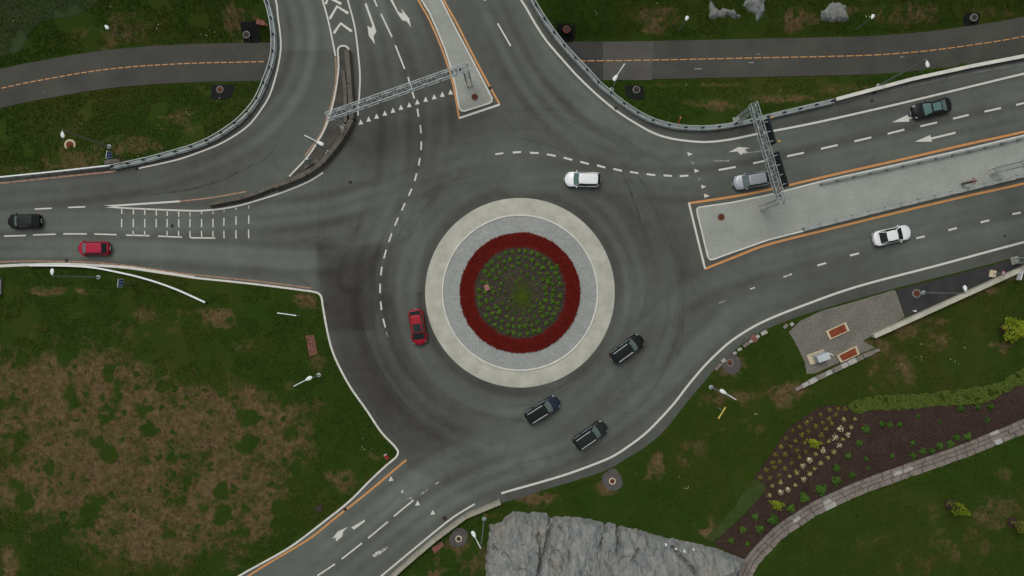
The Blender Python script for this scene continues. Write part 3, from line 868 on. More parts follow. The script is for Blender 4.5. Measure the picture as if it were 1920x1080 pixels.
# gore island between the bypass lane and the junction
GI = [(640, 88), (635, 92), (634, 98), (635.5, 125), (631.5, 162), (622.5, 205), (610.5, 240), (597, 265), (576, 296), (543, 331), (517, 351), (480, 366), (457, 373), (396, 386), (397, 389), (440, 382), (480, 373), (520, 356), (577, 333), (606, 313), (628, 290), (646, 263), (663, 230), (665, 200), (661, 160), (655, 96), (648, 88)]
gi = MB().prism(GL(GI), -0.04, 0.10).build('traffic_island', MAT['pad']); tag(gi, kind='structure')
MAT['gore'] = mottled('gore_asphalt', C(56, 54, 50), C(78, 76, 70), 0.9, 9, 0.85, 0, 0.2, 0.01, 0.35)
gi.data.materials.clear(); gi.data.materials.append(MAT['gore'])
kp = smooth_line(GL([(655, 95), (652, 89.5), (647, 87), (640, 87), (635, 91), (634, 98), (635.5, 125), (631.5, 162), (622.5, 205), (610.5, 240), (597, 265), (576, 296), (543, 331)]), 0.7)
mb = MB(); sweep(mb, kp, [(-0.11, -0.04), (-0.11, 0.15), (-0.08, 0.18), (0.08, 0.18), (0.11, 0.15), (0.11, -0.04)]); mb.build('kerb', MAT['kerb'], gi)

# ================================================================== road markings (pieces of the road)
ZL = 0.009
def line(pts, w=0.22, mat='white_line', name='edge_line', smooth=True, z=ZL):
    p = smooth_line(GL(pts), 0.7) if smooth else GL(pts)
    mb = MB(); flat_strip(mb, p, w, z); return mb.build(name, MAT[mat], road)
def dash(a, b, w=0.2, mat='white_line', name='lane_dash'):
    mb = MB(); flat_strip(mb, GL([a, b]), w, ZL); return mb.build(name, MAT[mat], road)
def poly(pts, mat='white_line', name='lane_arrow'):
    p = [(q.x, q.y) for q in GL(pts)]
    bmm = bmesh.new()
    vs = [bmm.verts.new((x, y, ZL)) for x, y in p]
    f = bmm.faces.new(vs); f.normal_update()
    if f.normal.z < 0: f.normal_flip()
    bmesh.ops.triangulate(bmm, faces=bmm.faces[:])
    me = bpy.data.meshes.new(name); bmm.to_mesh(me); bmm.free()
    return obj(name, me, MAT[mat], road)
Z2 = lambda p: Q((480, 0), 4, p); Z3 = lambda p: Q((960, 0), 4, p); Z4 = lambda p: Q((1440, 0), 4, p)
Z5 = lambda p: Q((0, 270), 4, p); Z6 = lambda p: Q((480, 270), 4, p); Z7 = lambda p: Q((960, 270), 4, p); Z8 = lambda p: Q((1440, 270), 4, p)
Y2 = lambda p: Q((480, 540), 4, p); Y3 = lambda p: Q((960, 540), 4, p); Y6 = lambda p: Q((480, 810), 4, p)

line([(-200, 364), (0, 343.5), (100, 333), (218, 321)], 0.22, 'pale_orange')
line([(258, 316), (330, 300), (375, 285), (412, 270), (445, 251), (470, 231), (490, 205), (505, 180), (517, 143), (525, 105), (526.5, 76), (521, 30), (517, 0), (500, -50)], 0.2)
line([(965, -24), (977, 0), (985, 12), (1002, 42), (1025, 77), (1055, 112), (1085, 145), (1122, 180), (1155, 207), (1190, 230), (1227, 250), (1260, 260), (1297, 265), (1330, 266), (1372, 261), (1425, 250), (1500, 236), (1570, 221), (1705, 190), (1920, 138), (2100, 96)], 0.26)
line([(2100, 410), (1920, 454), (1760, 497), (1605, 538), (1500, 575), (1440, 599), (1405, 617), (1370, 640), (1345, 662), (1320, 687), (1292, 720), (1265, 755), (1237, 786), (1212, 811), (1185, 832), (1150, 855), (1110, 872), (1060, 890), (1010, 905), (960, 919), (940, 925)], 0.28)
line([(890, 945), (865, 960), (840, 977), (780, 1026), (715, 1080), (620, 1160)], 0.22)
line([(194, 387), (337, 377.5)], 0.24, smooth=False)
line([(194, 387), (225, 389.5), (275, 392), (337, 394.5), (375, 395), (412, 392), (450, 385), (480, 376.5), (517, 365), (555, 351), (585, 337), (606, 323.5)], 0.2)
line([(337, 377.5), (400, 370), (462, 359)], 0.18, 'pale_orange')
line([(636, -60), (652, 0), (665, 50), (672, 105), (675, 150), (671, 217)], 0.2)
line([(590, -60), (605, 0), (617, 45), (629, 105)], 0.2)
line([(629, 108), (630, 117), (630, 150), (624, 185), (616, 212), (605, 245), (590, 268), (572, 292)], 0.2, 'pale_orange')
# island borders
line([(755, -60), (784, 0), (802, 31), (822, 75), (837, 115), (850, 160), (861, 222)], 0.24, 'orange_line', smooth=True)
line([(805, -60), (832, 0), (855, 41), (880, 90), (905, 138), (937, 196)], 0.26, 'orange_line')
line([(861, 221.5), (937, 196)], 0.26, smooth=False, z=ZL + 0.003)
line([(1292, 381), (1372, 369), (1440, 356), (1565, 327), (1690, 299), (1815, 270), (1920, 247), (2150, 192)], 0.3, 'orange_line')
line([(1322, 504), (1385, 479), (1440, 458.5), (1565, 427), (1690, 396.5), (1815, 367), (1920, 344), (2150, 288)], 0.3, 'orange_line')
line([(1291.5, 380), (1322, 504)], 0.26, smooth=False, z=ZL + 0.003)
line([(762, 862), (730, 889), (685, 927), (630, 970), (580, 1010), (505, 1055), (475, 1074), (380, 1135)], 0.26, 'orange_line')
line([(-200, 500), (0, 491), (100, 490), (175, 492), (250, 499.5), (350, 513.5), (480, 527), (583, 540)], 0.18, 'pale_orange')
# chevrons
for ch in ([(553, 141), (608, 48), (692, 100)], [(583, 250), (635, 175), (718, 235)], [(522, 30), (545, -20), (640, 30)]):
    line(Z2(ch), 0.34, 'white_line', 'chevron_marking', smooth=False)
# lane dashes
for a, b in [((885, -5), (908, 48)), ((937, 103), (1020, 278)), ((1045, 340), (1115, 517)), ((1140, 578), (1187, 738)), ((1210, 815), (1220, 875)), ((1232, 938), (1238, 1000)), ((1812, 175), (1910, 345)), ((1690, -60), (1718, 6))]:
    dash(*Z2([a, b]), 0.2)
for a, b in [((1240, -20), (1238, 45)), ((1229, 105), (1220, 162)), ((1205, 220), (1190, 278)), ((1168, 335), (1145, 388)), ((1117, 443), (1093, 498)), ((1066, 553), (1041, 613)), ((1018, 670), (996, 735)), ((977, 793), (959, 858)), ((944, 920), (936, 985)), ((931, 1048), (931, 1118)), ((1795, 77), (1855, 68))]:
    dash(*Z6([a, b]), 0.2)
for a, b in [((934, 100), (942, 165)), ((953, 230), (970, 295))]:
    dash(*Y2([a, b]), 0.2)
dash(*Y2([(976, 328), (990, 365)]), 0.18, 'faint_white')
for a, b in [((5, 64), (68, 60)), ((135, 65), (200, 68)), ((262, 77), (328, 90)), ((388, 102), (452, 120)), ((512, 133), (576, 150)), ((637, 160), (700, 177)), ((760, 186), (825, 202)), ((885, 208), (948, 219)), ((1010, 226), (1075, 234)), ((1137, 235), (1198, 240)), ((1258, 241), (1322, 237)), ((1550, 195), (1678, 172)), ((1808, 145), (1915, 122))]:
    dash(*Z7([a, b]), 0.24)
for a, b in [((143, 92), (270, 65)), ((397, 36), (522, 8)), ((370, 912), (435, 892)), ((615, 836), (682, 820)), ((1112, 707), (1175, 692)), ((1352, 647), (1416, 630)), ((1594, 588), (1660, 572)), ((1832, 526), (1895, 514))]:
    dash(*Z8([a, b]), 0.24)
dash(*Z8([(115, 998), (180, 975)]), 0.2, 'worn_white')
for a, b in [((648, 1060), (775, 1030)), ((898, 1003), (1022, 972)), ((1143, 947), (1268, 918)), ((1387, 890), (1505, 862)), ((1624, 837), (1747, 810)), ((1860, 787), (1985, 757))]:
    dash(*Z4([a, b]), 0.24)
dash(*Y3([(1785, 8), (1822, -4)]), 0.18, 'worn_white'); dash(*Y3([(1550, 115), (1605, 92)]), 0.14, 'faint_white')
for a, b in [((32, 691), (195, 686)), ((248, 682), (418, 676)), ((475, 674), (650, 674)), ((708, 675), (875, 680)), ((260, 488), (388, 482)), ((512, 476), (640, 471)), ((945, 683), (1120, 688)), ((1185, 691), (1365, 699)), ((1430, 703), (1615, 706))]:
    dash(*Z5([a, b]), 0.18)
for k, x in enumerate([913, 1000, 1085, 1172, 1254, 1340, 1425, 1512, 1597, 1680, 1770, 1865]):
    y0 = 480 + min(k, 6) * 4 - max(0, k - 8) * 14
    dash(*Z5([(x, y0), (x + 1, y0 + 44 - (22 if k > 6 else 0))]), 0.15, 'worn_white' if k > 5 else 'white_line', 'hatch_dash')
    m0 = 562 - max(0, k - 8) * 9
    dash(*Z5([(x, m0), (x - 1 + k % 3, m0 + 62)]), 0.15, 'white_line', 'hatch_dash')
    if k not in (0, 3): dash(*Z5([(x - 1, 652 - max(0, k - 9) * 6), (x + 1, 684 + min(k, 8) * 3)]), 0.15, 'white_line', 'hatch_dash')
for a, b in [((460, 1078), (592, 990)), ((642, 953), (795, 833)), ((840, 797), (990, 672)), ((1034, 632), (1182, 510))]:
    dash(*Y6([a, b]), 0.2)
for a, b in [((1138, 503), (1168, 493)), ((1240, 466), (1285, 432)), ((1340, 395), (1370, 375))]:
    dash(*Y6([a, b]), 0.17, 'worn_white')
# give-way triangles
for x, y in [(787, 915), (846, 893), (905, 871), (967, 849), (1028, 827), (1088, 805), (1150, 786), (1210, 765), (1273, 745), (1337, 726), (1398, 708), (1460, 690)]:
    poly(Z2([(x - 18, y + 20), (x - 2, y - 20), (x + 18, y + 16)]), 'white_line', 'give_way_triangle')
for x, y, k, m in [(1335, 75, 1, 'white_line'), (1358, 142, .8, 'faint_white'), (1385, 201, 1, 'white_line'), (1410, 262, .9, 'faint_white'), (1437, 320, .95, 'white_line'), (1460, 388, 1.05, 'white_line')]:
    poly(Z7([(x - 20 * k, y - 15 * k), (x + 21 * k, y), (x - 14 * k, y + 16 * k)]), m, 'give_way_triangle')
for x, y, k, m in [(1012, 352, 1, 'white_line'), (1098, 445, .8, 'worn_white'), (1212, 535, 1, 'white_line'), (1325, 605, .95, 'white_line')]:
    poly(Y6([(x - 18 * k, y + 18 * k), (x - 1, y - 22 * k), (x + 19 * k, y + 12 * k)]), m, 'give_way_triangle')
# arrows
poly(Z2([(814, 30), (829, 24), (888, 190), (903, 236), (881, 272), (892, 332), (846, 268), (836, 192), (864, 214), (873, 190)]))
poly(Z2([(990, -30), (1010, -30), (1068, 90), (1102, 104), (1088, 63), (1150, 140), (1162, 205), (1132, 162), (1095, 150), (1072, 118)]))
poly(Z4([(930, 917), (1045, 862), (1053, 880), (1230, 840), (1234, 853), (1058, 894), (1060, 912)]))
poly(Z4([(1100, 1063), (1218, 1012), (1222, 1032), (1405, 988), (1408, 1002), (1226, 1046), (1230, 1062)]))
poly(Z7([(1625, 62), (1700, 22), (1785, 30), (1742, 42), (1780, 70), (1735, 66), (1716, 82), (1690, 55)]), 'white_line')
poly(Z7([(1735, 68), (1925, 40), (1925, 47), (1738, 76)]), 'faint_white')
poly(Z7([(1510, 120), (1610, 122), (1632, 118), (1630, 132), (1512, 130)]), 'faint_white')
poly(Y6([(572, 800), (615, 745), (690, 712), (656, 745), (645, 785), (600, 822), (598, 790)]))
poly(Y6([(715, 715), (760, 690), (815, 656), (817, 672), (735, 733)]))
poly(Y6([(868, 925), (900, 900), (985, 858), (987, 874), (895, 941)]), 'worn_white')
# tyre rubber and hairline cracks
for pts, w in [
    (Z7([(832, 232), (870, 310), (905, 400), (935, 480), (965, 590)]), 0.20), (Z7([(780, 15), (840, 90), (910, 180), (980, 300), (1040, 410), (1110, 560), (1180, 730), (1240, 930)]), 0.09),
    (Z7([(420, 0), (500, 100), (580, 190)]), 0.08), (Y2([(790, 270), (830, 390), (900, 560), (1000, 720), (1100, 860), (1200, 940)]), 0.18),
    (Y3([(1285, 30), (1285, 200), (1270, 420), (1230, 530)]), 0.08), (Y3([(1020, 30), (980, 170), (930, 290)]), 0.08), (Y3([(1180, 90), (1150, 300), (1080, 460)]), 0.08),
    (Y3([(760, 860), (800, 830)]), 0.14), (Y3([(815, 790), (850, 765)]), 0.16), (Y3([(870, 730), (910, 700)]), 0.14), (Y3([(840, 950), (880, 930)]), 0.12),
    (Y6([(1580, 378), (1715, 295)]), 0.10), (Y6([(1440, 90), (1540, 150), (1700, 215), (1900, 250)]), 0.07), (Q((960, 810), 4, [(0, 250), (160, 215), (300, 180), (420, 150)]), 0.08),
    (Z5([(1130, 380), (1400, 345), (1640, 280), (1800, 205), (1915, 150)]), 0.24), (Z6([(0, 155), (70, 110), (150, 20)]), 0.22),
    (Z6([(330, 738), (465, 690)]), 0.12), (Z6([(305, 1015), (370, 1040), (415, 1075)]), 0.12), (Z6([(1240, 60), (1500, 10), (1700, -25)]), 0.07), (Z6([(1240, 395), (1400, 300), (1650, 235), (1900, 195)]), 0.08),
    (Z6([(745, 770), (765, 600), (790, 500)]), 0.07), (Z6([(1020, 680), (1060, 610), (1110, 520)]), 0.08), (Z6([(1000, 780), (1500, 480)]), 0.05),
    (Y3([(0, 340 + 560), (300, 780), (560, 600), (760, 380)]), 0.06), (Y3([(640, 760), (800, 650), (930, 560)]), 0.06)]:
    line(pts, w, 'skid', 'tyre_mark', z=0.005)
# faint arcs of rubber following the ring
for _ in range(34):
    rr = random.uniform(13.4, 25.0); a0 = random.uniform(0, 2 * math.pi); da = random.uniform(0.25, 0.8); dr_ = random.uniform(-1.2, 1.2)
    pts = [Vector((ring_c.x + (rr + dr_ * i / 20) * math.cos(a0 + da * i / 20), ring_c.y + (rr + dr_ * i / 20) * math.sin(a0 + da * i / 20), 0)) for i in range(21)]
    if not pip(np.array([q.x for q in pts]), np.array([q.y for q in pts]), [(q.x, q.y) for q in road_poly]).all(): continue
    mb = MB(); flat_strip(mb, pts, random.uniform(0.05, 0.16), 0.005); mb.build('tyre_mark', MAT['rubber_film'], road)
# saw-cut joints
for pts in ([(606, 322), (601, 380), (597, 440), (592, 541)], [(757, 864), (800, 893), (842, 916)], [(527, 97), (628, 97)], [(1920, 479), (1780, 515), (1677, 541)]):
    line(pts, 0.07, 'skid', 'joint', z=0.006)

# ================================================================== VEHICLES
def car(name, label, u, v, heading, L, W, H, kind, paint_m, roof_m=None, glass_m='glass', rails=False, front_glass=None, hood_m=None, sunroof=None):
    p = G(u, v)
    t = thing(name, label, 'car', (p.x, p.y, 0.012), R(heading))
    hl = L / 2
    suv = kind in ('suv', 'wagon', 'hatch')
    # stations given as fraction of length from the nose
    if kind == 'suv':   ws0, ws1, rr0, rr1 = 0.26, 0.40, 0.90, 0.975
    elif kind == 'wagon': ws0, ws1, rr0, rr1 = 0.25, 0.40, 0.84, 0.95
    elif kind == 'hatch': ws0, ws1, rr0, rr1 = 0.18, 0.36, 0.83, 0.94
    else:               ws0, ws1, rr0, rr1 = 0.27, 0.43, 0.69, 0.855
    fx = lambda f: hl - f * L
    zb = H * (0.60 if suv else 0.635)           # belt line
    zh = zb - 0.04                               # bonnet at the windscreen
    def ztop_(f):
        if f < ws0: 
            q = f / ws0
            return 0.62 * zh + 0.38 * zh * (1 - (1 - q) ** 2.6)
        if f > 0.93:
            q = (f - 0.93) / 0.07
            return zb * (1 - (0.12 if suv else 0.16) * q * q)
        return zb
    def hw(f):
        q0 = max(0, (0.20 - f) / 0.20); q1 = max(0, (f - 0.84) / 0.16)
        return W / 2 * (1 - 0.26 * q0 ** 2.4 - 0.20 * q1 ** 2.4) * (0.975 if 0.3 < f < 0.7 else 1.0)
    prof = [(0.84, 0.18, 0), (0.96, 0.25, 0), (1.0, 0.50, 0), (0.995, -0.20, 1), (0.965, -0.07, 1), (0.90, -0.015, 1), (0.74, 0.005, 1), (0.40, 0.025, 1), (0.0, 0.032, 1)]
    def bp(f, k):
        """body surface point; k in 0..16 across, left to right"""
        s = 1 if k <= 8 else -1
        kk = k if k <= 8 else 16 - k
        i = int(min(kk, 7.999)); fr = kk - i
        def one(i_):
            a, b, m = prof[i_]
            zt = ztop_(f)
            z = b if m == 0 else zt + b * (1 if b > 0 else min(1, zt / 0.6))
            z = min(z, zt + 0.035)
            wn_ = max(0, (0.16 - f) / 0.16) ** 1.2; wt_ = max(0, (f - 0.88) / 0.12) ** 1.2
            cv = abs(a) ** 2.2
            return Vector((fx(f) - 0.30 * wn_ * cv + 0.16 * wt_ * cv, s * hw(f) * a, z))
        a = one(i); b = one(min(i + 1, 8))
        return a.lerp(b, fr)
    fs_ = [0.0, 0.012, 0.03, 0.06, 0.10, 0.16, 0.22, ws0, 0.32, 0.40, 0.5, 0.6, 0.7, 0.78, 0.86, 0.91, 0.95, 0.975, 0.992, 1.0]
    vs, fc = [], []
    for f in fs_:
        for k in range(17):
            q = bp(f, k)
            if f in (0.0, 1.0): q = Vector((q.x - (0.03 if f == 0 else -0.03), q.y * 0.93, 0.18 + (q.z - 0.18) * 0.88))
            vs.append(q)
    n = 17
    for i in range(len(fs_) - 1):
        for k in range(n - 1):
            fc.append((i * n + k, (i + 1) * n + k, (i + 1) * n + k + 1, i * n + k + 1))
        fc.append((i * n + n - 1, (i + 1) * n + n - 1, (i + 1) * n, i * n))
    fc.append(tuple(range(n - 1, -1, -1))[::-1]); fc.append(tuple((len(fs_) - 1) * n + k for k in range(n))[::-1])
    mb = MB(); mb.add(vs, fc)
    body = mb.build('body', MAT[paint_m], t, smooth=True)
    bm = bmesh.new(); bm.from_mesh(body.data); bmesh.ops.recalc_face_normals(bm, faces=bm.faces[:]); bm.to_mesh(body.data); bm.free()
    # ---- greenhouse
    g0, g1 = W / 2 * 0.90, W / 2 * (0.70 if suv else 0.655)
    NF, NS = 6, 6
    def ring(tt):
        z = zb - 0.03 + (H - 0.045 - zb + 0.03) * tt
        xf = fx(ws0 + (ws1 - ws0) * tt); xr = fx(rr1 + (rr0 - rr1) * tt)
        w = g0 + (g1 - g0) * tt ** 1.1
        bf = 0.16 * (1 - 0.45 * tt); br = 0.10 * (1 - 0.4 * tt)
        pts = []
        for i in range(NF + 1):                       # windscreen, left to right
            y = w * 0.90 * (1 - 2 * i / NF)
            pts.append(Vector((xf + bf * (1 - (y / w) ** 2) - bf * 0.3, y, z)))
        for i in range(NS + 1):                       # right side, front to back
            q = i / NS
            x = xf - 0.16 + (xr + 0.14 - xf + 0.16) * q
            pts.append(Vector((x, -w * (1 - 0.05 * abs(2 * q - 1) ** 3), z)))
        for i in range(NF + 1):                       # rear window
            y = -w * 0.88 * (1 - 2 * i / NF)
            pts.append(Vector((xr - br * (1 - (y / w) ** 2) + br * 0.3, y, z)))
        for i in range(NS + 1):
            q = 1 - i / NS
            x = xf - 0.16 + (xr + 0.14 - xf + 0.16) * q
            pts.append(Vector((x, w * (1 - 0.05 * abs(2 * q - 1) ** 3), z)))
        return pts
    rings = [ring(x) for x in (0, 0.25, 0.5, 0.75, 1.0)]
    M = len(rings[0])
    def band(sel, lo=0, hi=4, push=0.0):
        m_ = MB()
        for r in range(lo, hi):
            for i in sel:
                j = (i + 1) % M
                m_.add([rings[r][i], rings[r][j], rings[r + 1][j], rings[r + 1][i]], [(3, 2, 1, 0)])
        return m_
    def weld(o):
        b_ = bmesh.new(); b_.from_mesh(o.data); bmesh.ops.remove_doubles(b_, verts=b_.verts[:], dist=0.0005); b_.to_mesh(o.data); b_.free(); o.data.shade_smooth()
    front = list(range(0, NF)); c1 = [NF]; rs = list(range(NF + 1, NF + 1 + NS)); c2 = [NF + 1 + NS]
    rear = list(range(NF + NS + 2, NF + NS + 2 + NF)); c3 = [NF + NS + 2 + NF]; lsd = list(range(2 * NF + NS + 3, 2 * NF + NS + 3 + NS)); c4 = [M - 1]
    weld(band(front).build('windscreen', MAT[front_glass or glass_m], t))
    weld(band(rear).build('rear_window', MAT[glass_m], t))
    weld(band(rs).build('side_window', MAT['glass'], t)); weld(band(lsd).build('side_window', MAT['glass'], t))
    roof = band(c1 + c2 + c3 + c4)
    # roof skin, crowned, with a small drip edge
    top = rings[-1]
    cx = sum((q.x for q in top)) / M
    lay = [(1.012, -0.005), (1.0, 0.022), (0.93, 0.040), (0.75, 0.052), (0.4, 0.060), (0.0, 0.062)]
    base = len(roof.v)
    vs = []
    for k, dz in lay[:-1]:
        for q in top: vs.append(Vector((cx + (q.x - cx) * k, q.y * k, q.z + dz)))
    vs.append(Vector((cx, 0, top[0].z + lay[-1][1])))
    fcs = []
    for r in range(len(lay) - 2):
        for i in range(M):
            j = (i + 1) % M
            fcs.append((r * M + i, (r + 1) * M + i, (r + 1) * M + j, r * M + j)[::-1])
    lst = (len(lay) - 2) * M
    for i in range(M): fcs.append((lst + i, len(vs) - 1, lst + (i + 1) % M)[::-1])
    roof.add(vs, fcs)
    ro = roof.build('roof', MAT[roof_m or paint_m], t); weld(ro)
    b_ = bmesh.new(); b_.from_mesh(ro.data); bmesh.ops.recalc_face_normals(b_, faces=b_.faces[:]); b_.to_mesh(ro.data); b_.free()
    zr = H - 0.045
    if sunroof:
        f0, f1, m_ = sunroof
        sr = MB(); N_ = 5
        vs = []
        for i in range(N_ + 1):
            for j in range(N_ + 1):
                x = fx(f0 + (f1 - f0) * i / N_); y = g1 * 0.80 * (1 - 2 * j / N_)
                kk = max(abs(x - cx) / max(abs(top[0].x - cx), .1), abs(y) / g1)
                vs.append((x, y, zr + 0.072 - 0.028 * kk ** 2))
        sr.add(vs, [(i * (N_ + 1) + j, (i + 1) * (N_ + 1) + j, (i + 1) * (N_ + 1) + j + 1, i * (N_ + 1) + j + 1) for i in range(N_) for j in range(N_)])
        sr.build('glass_roof', MAT[m_], ro, smooth=True)
    if rails:
        for s in (1, -1):
            a = Vector((fx(ws1 + 0.05), s * g1 * 0.93, zr + 0.075)); b = Vector((fx(rr0 - 0.02), s * g1 * 0.93, zr + 0.075))
            m_ = MB(); m_.bar(a, b, 0.075, 0.05)
            for q in (a, a.lerp(b, 0.5), b): m_.box((q.x, q.y, q.z - 0.035), (0.10, 0.05, 0.06))
            m_.build('roof_rail', MAT['rail_and_highlight'], t)
    # ---- lamps, trim and painted highlight patches lying on the body skin
    def skin(nm, f0, f1, k0, k1, mat, lift=0.012, nf=4, nk=4, parent=t):
        m_ = MB(); vs = []
        for i in range(nf + 1):
            for k in range(nk + 1):
                q = bp(f0 + (f1 - f0) * i / nf, k0 + (k1 - k0) * k / nk)
                d = Vector((0.4 if f0 < 0.2 else (-0.4 if f0 > 0.85 else 0), q.y / (W / 2) * 0.5, 1)).normalized()
                vs.append(q + d * lift)
        m_.add(vs, [(i * (nk + 1) + k, (i + 1) * (nk + 1) + k, (i + 1) * (nk + 1) + k + 1, i * (nk + 1) + k + 1) for i in range(nf) for k in range(nk)])
        return m_.build(nm, MAT[mat], parent, smooth=True)
    for k0, k1 in ((3.4, 5.6), (10.4, 12.6)): skin('headlight', 0.012, 0.085, k0, k1, 'head_lens')
    for k0, k1 in ((3.0, 5.2), (10.8, 13.0)): skin('taillight', 0.945, 0.99, k0, k1, 'tail_lens')
    skin('bonnet_seam', 0.075, ws0 - 0.005, 6.0, 6.05, 'trim', 0.004); skin('bonnet_seam', 0.075, ws0 - 0.005, 9.95, 10.0, 'trim', 0.004)
    if ws0 > 0.2: skin('scuttle', ws0 - 0.012, ws0 + 0.012, 5.6, 10.4, 'trim', 0.006, 2, 8)
    if rails:
        skin('shoulder_highlight', 0.30, 0.93, 4.35, 4.75, 'rail_and_highlight', 0.008, 10, 1); skin('shoulder_highlight', 0.30, 0.93, 11.25, 11.65, 'rail_and_highlight', 0.008, 10, 1)  # bright strips paint the light line along the body shoulders
        skin('bumper_trim', 0.958, 0.985, 6.0, 10.0, 'galv_dark', 0.01, 2, 6)
    MB().box((hl + 0.010, 0, 0.46), (0.03, W * 0.42, 0.18)).build('grille', MAT['trim'], t)
    MB().box((hl + 0.035, 0, 0.40), (0.02, 0.52, 0.11)).build('number_plate', MAT['sign_white'], t)
    MB().box((-hl - 0.045, 0, 0.62), (0.02, 0.52, 0.11)).build('number_plate', MAT['sign_white'], t)
    if not suv: skin('boot_seam', 0.885, 0.888, 5.6, 10.4, 'trim', 0.004, 1, 6)
    for s in (1, -1):
        m_ = MB(); x = fx(ws0 + 0.075)
        m_.box((x, s * (W / 2 + 0.03), zb + 0.02), (0.06, 0.14, 0.04))
        mm = bpy.data.meshes.new('mirror'); b_ = bmesh.new(); bmesh.ops.create_uvsphere(b_, u_segments=10, v_segments=6, radius=1)
        for q in b_.verts: q.co = Vector((q.co.x * 0.09 + x, q.co.y * 0.12 + s * (W / 2 + 0.07), q.co.z * 0.075 + zb + 0.06))
        b_.to_mesh(mm); b_.free(); mm.shade_smooth()
        obj('mirror', mm, MAT[paint_m], t)
    # ---- wheels
    for f in (0.19, 0.80):
        for s in (1, -1):
            y = s * (W / 2 - 0.11)
            w = MB(); w.tube((fx(f), y - 0.11, 0.33), (fx(f), y + 0.11, 0.33), 0.32, n=20)
            wo = w.build('wheel', MAT['tyre'], t)
            r_ = MB(); r_.tube((fx(f), y + s * 0.108, 0.33), (fx(f), y + s * 0.118, 0.33), 0.21, n=14); r_.build('rim', MAT['rim'], wo)
    MB().box((0, 0, 0.25), (L * 0.9, W * 0.8, 0.16)).build('underbody', MAT['trim'], t)
    return t

car('estate_car', 'black estate car with grey roof, leftmost car, leaving on the west road', 51.5, 415.5, 181, 4.35, 1.86, 1.52, 'wagon', 'paint_black', 'paint_grey', 'glass', front_glass='glass_grey')
car('hatchback_car', 'crimson red hatchback beside the bottom kerb of the west road', 181, 466, 180.5, 4.15, 1.82, 1.50, 'hatch', 'paint_crimson', None, 'glass', front_glass='glass_grey')
car('suv_car', 'white SUV on the ring road just north of the central island', 1091, 338, 179, 4.72, 1.95, 1.68, 'suv', 'paint_white', None, 'glass', front_glass='glass_green')
car('estate_car', 'silver grey estate car half under the sign gantry on the east approach', 1406, 339.5, 190, 4.9, 1.93, 1.55, 'wagon', 'paint_silver', None, 'glass', front_glass='glass_grey')
car('saloon_car', 'black saloon with teal glass roof on the upper east carriageway', 1741, 205.5, 192.5, 5.2, 1.98, 1.48, 'sedan', 'paint_black', 'paint_black', 'glass_grey', front_glass='glass_green', sunroof=(0.46, 0.67, 'glass_green'))
car('saloon_car', 'white saloon with dark windows on the lower east carriageway', 1668, 442, 13, 5.15, 1.98, 1.46, 'sedan', 'paint_white', None, 'glass')
car('suv_car', 'black SUV with roof rails just south-east of the central island', 1174.5, 653, 36, 4.95, 1.98, 1.72, 'suv', 'paint_black', None, 'glass', rails=True, front_glass='glass_grey')
car('suv_car', 'dark blue SUV with black roof and rails, directly south of the central island', 1017, 766.5, 32, 5.05, 1.98, 1.72, 'suv', 'paint_blue', 'paint_black', 'glass', rails=True, front_glass='glass_grey')
car('suv_car', 'charcoal SUV with roof rails, nearest the curved south-east edge line', 1106, 814, 35, 4.95, 1.98, 1.72, 'suv', 'paint_grey', 'paint_grey', 'glass', rails=True, front_glass='glass_grey')
car('crossover_car', 'red car with black glass roof front, west of the central island', 784.5, 613, -81, 4.8, 1.95, 1.55, 'hatch', 'paint_red', None, 'glass', sunroof=(0.37, 0.60, 'glass'))

# ================================================================== GUARD RAILS AND PARAPETS
def wbeam(mb, pts, off, zc, s=1):
    prof = [(0.0, -0.155), (0.035 * s, -0.12), (0.035 * s, -0.06), (0.0, -0.02), (0.0, 0.02), (0.035 * s, 0.06), (0.035 * s, 0.12), (0.0, 0.155), (-0.02 * s, 0.155), (-0.02 * s, -0.155)]
    sweep(mb, pts, [(off + a, zc + b) for a, b in prof])
MAT['rail_deck'] = mottled('galvanised_edge_plate', C(112, 120, 119), C(138, 145, 143), 0.8, 9, 0.8, 0, 0.1, 0.01, 0.3)
def bridge_rail(label, pts, side, seg=None):
    """concrete edge beam carrying a steel crash rail (road side), a top tube (outer side) and posts"""
    w = resample(smooth_line(GL(pts), 0.7), 0.7)
    t = thing('guard_rail', label, 'guard rail', tuple(w[0]))
    o0 = Vector(w[0]); w = [p - o0 for p in w]
    s = side
    mb = MB(); sweep(mb, w, [(s * 0.02, -0.5), (s * 0.02, 0.12), (s * 0.05, 0.16), (s * 0.60, 0.16), (s * 0.63, 0.12), (s * 0.63, -0.5)]); mb.build('edge_beam', MAT['rail_deck'], t)
    mb = MB(); sweep(mb, w, [(s * 0.52 + a, 0.62 + b) for a, b in ((-.05, -.155), (.05, -.155), (.06, 0), (.05, .155), (-.05, .155), (-.06, 0))]); mb.build('crash_beam', MAT['galv'], t)
    mb = MB(); sweep(mb, w, [(s * 0.12 + a, 0.98 + b) for a, b in ((-.05, -.04), (.05, -.04), (.05, .04), (-.05, .04))]); mb.build('top_rail', MAT['galv'], t)
    q = resample(w, 2.2); N = normals2(q)
    me = None
    for p, nn in zip(q, N):
        c = p + nn * (s * 0.30)
        if me is None:
            m_ = MB(); m_.box((0, 0, 0.50), (0.30, 0.15, 0.68)); m_.box((0, 0, 0.17), (0.34, 0.26, 0.03)); me = m_.mesh('post')
        o = obj('post', me, MAT['rail_post'], t, c); o.rotation_euler = (0, 0, math.atan2(nn.y, nn.x) - math.pi / 2)
    return t
bridge_rail('steel guard rail on concrete edge, curving round the north-west bypass lane', [(212, 310), (290, 293), (375, 268), (425, 241), (457, 215), (480, 186), (495, 152), (507, 118), (511, 90), (510, 60), (505, 30), (496, 0), (478, -50)], -1)
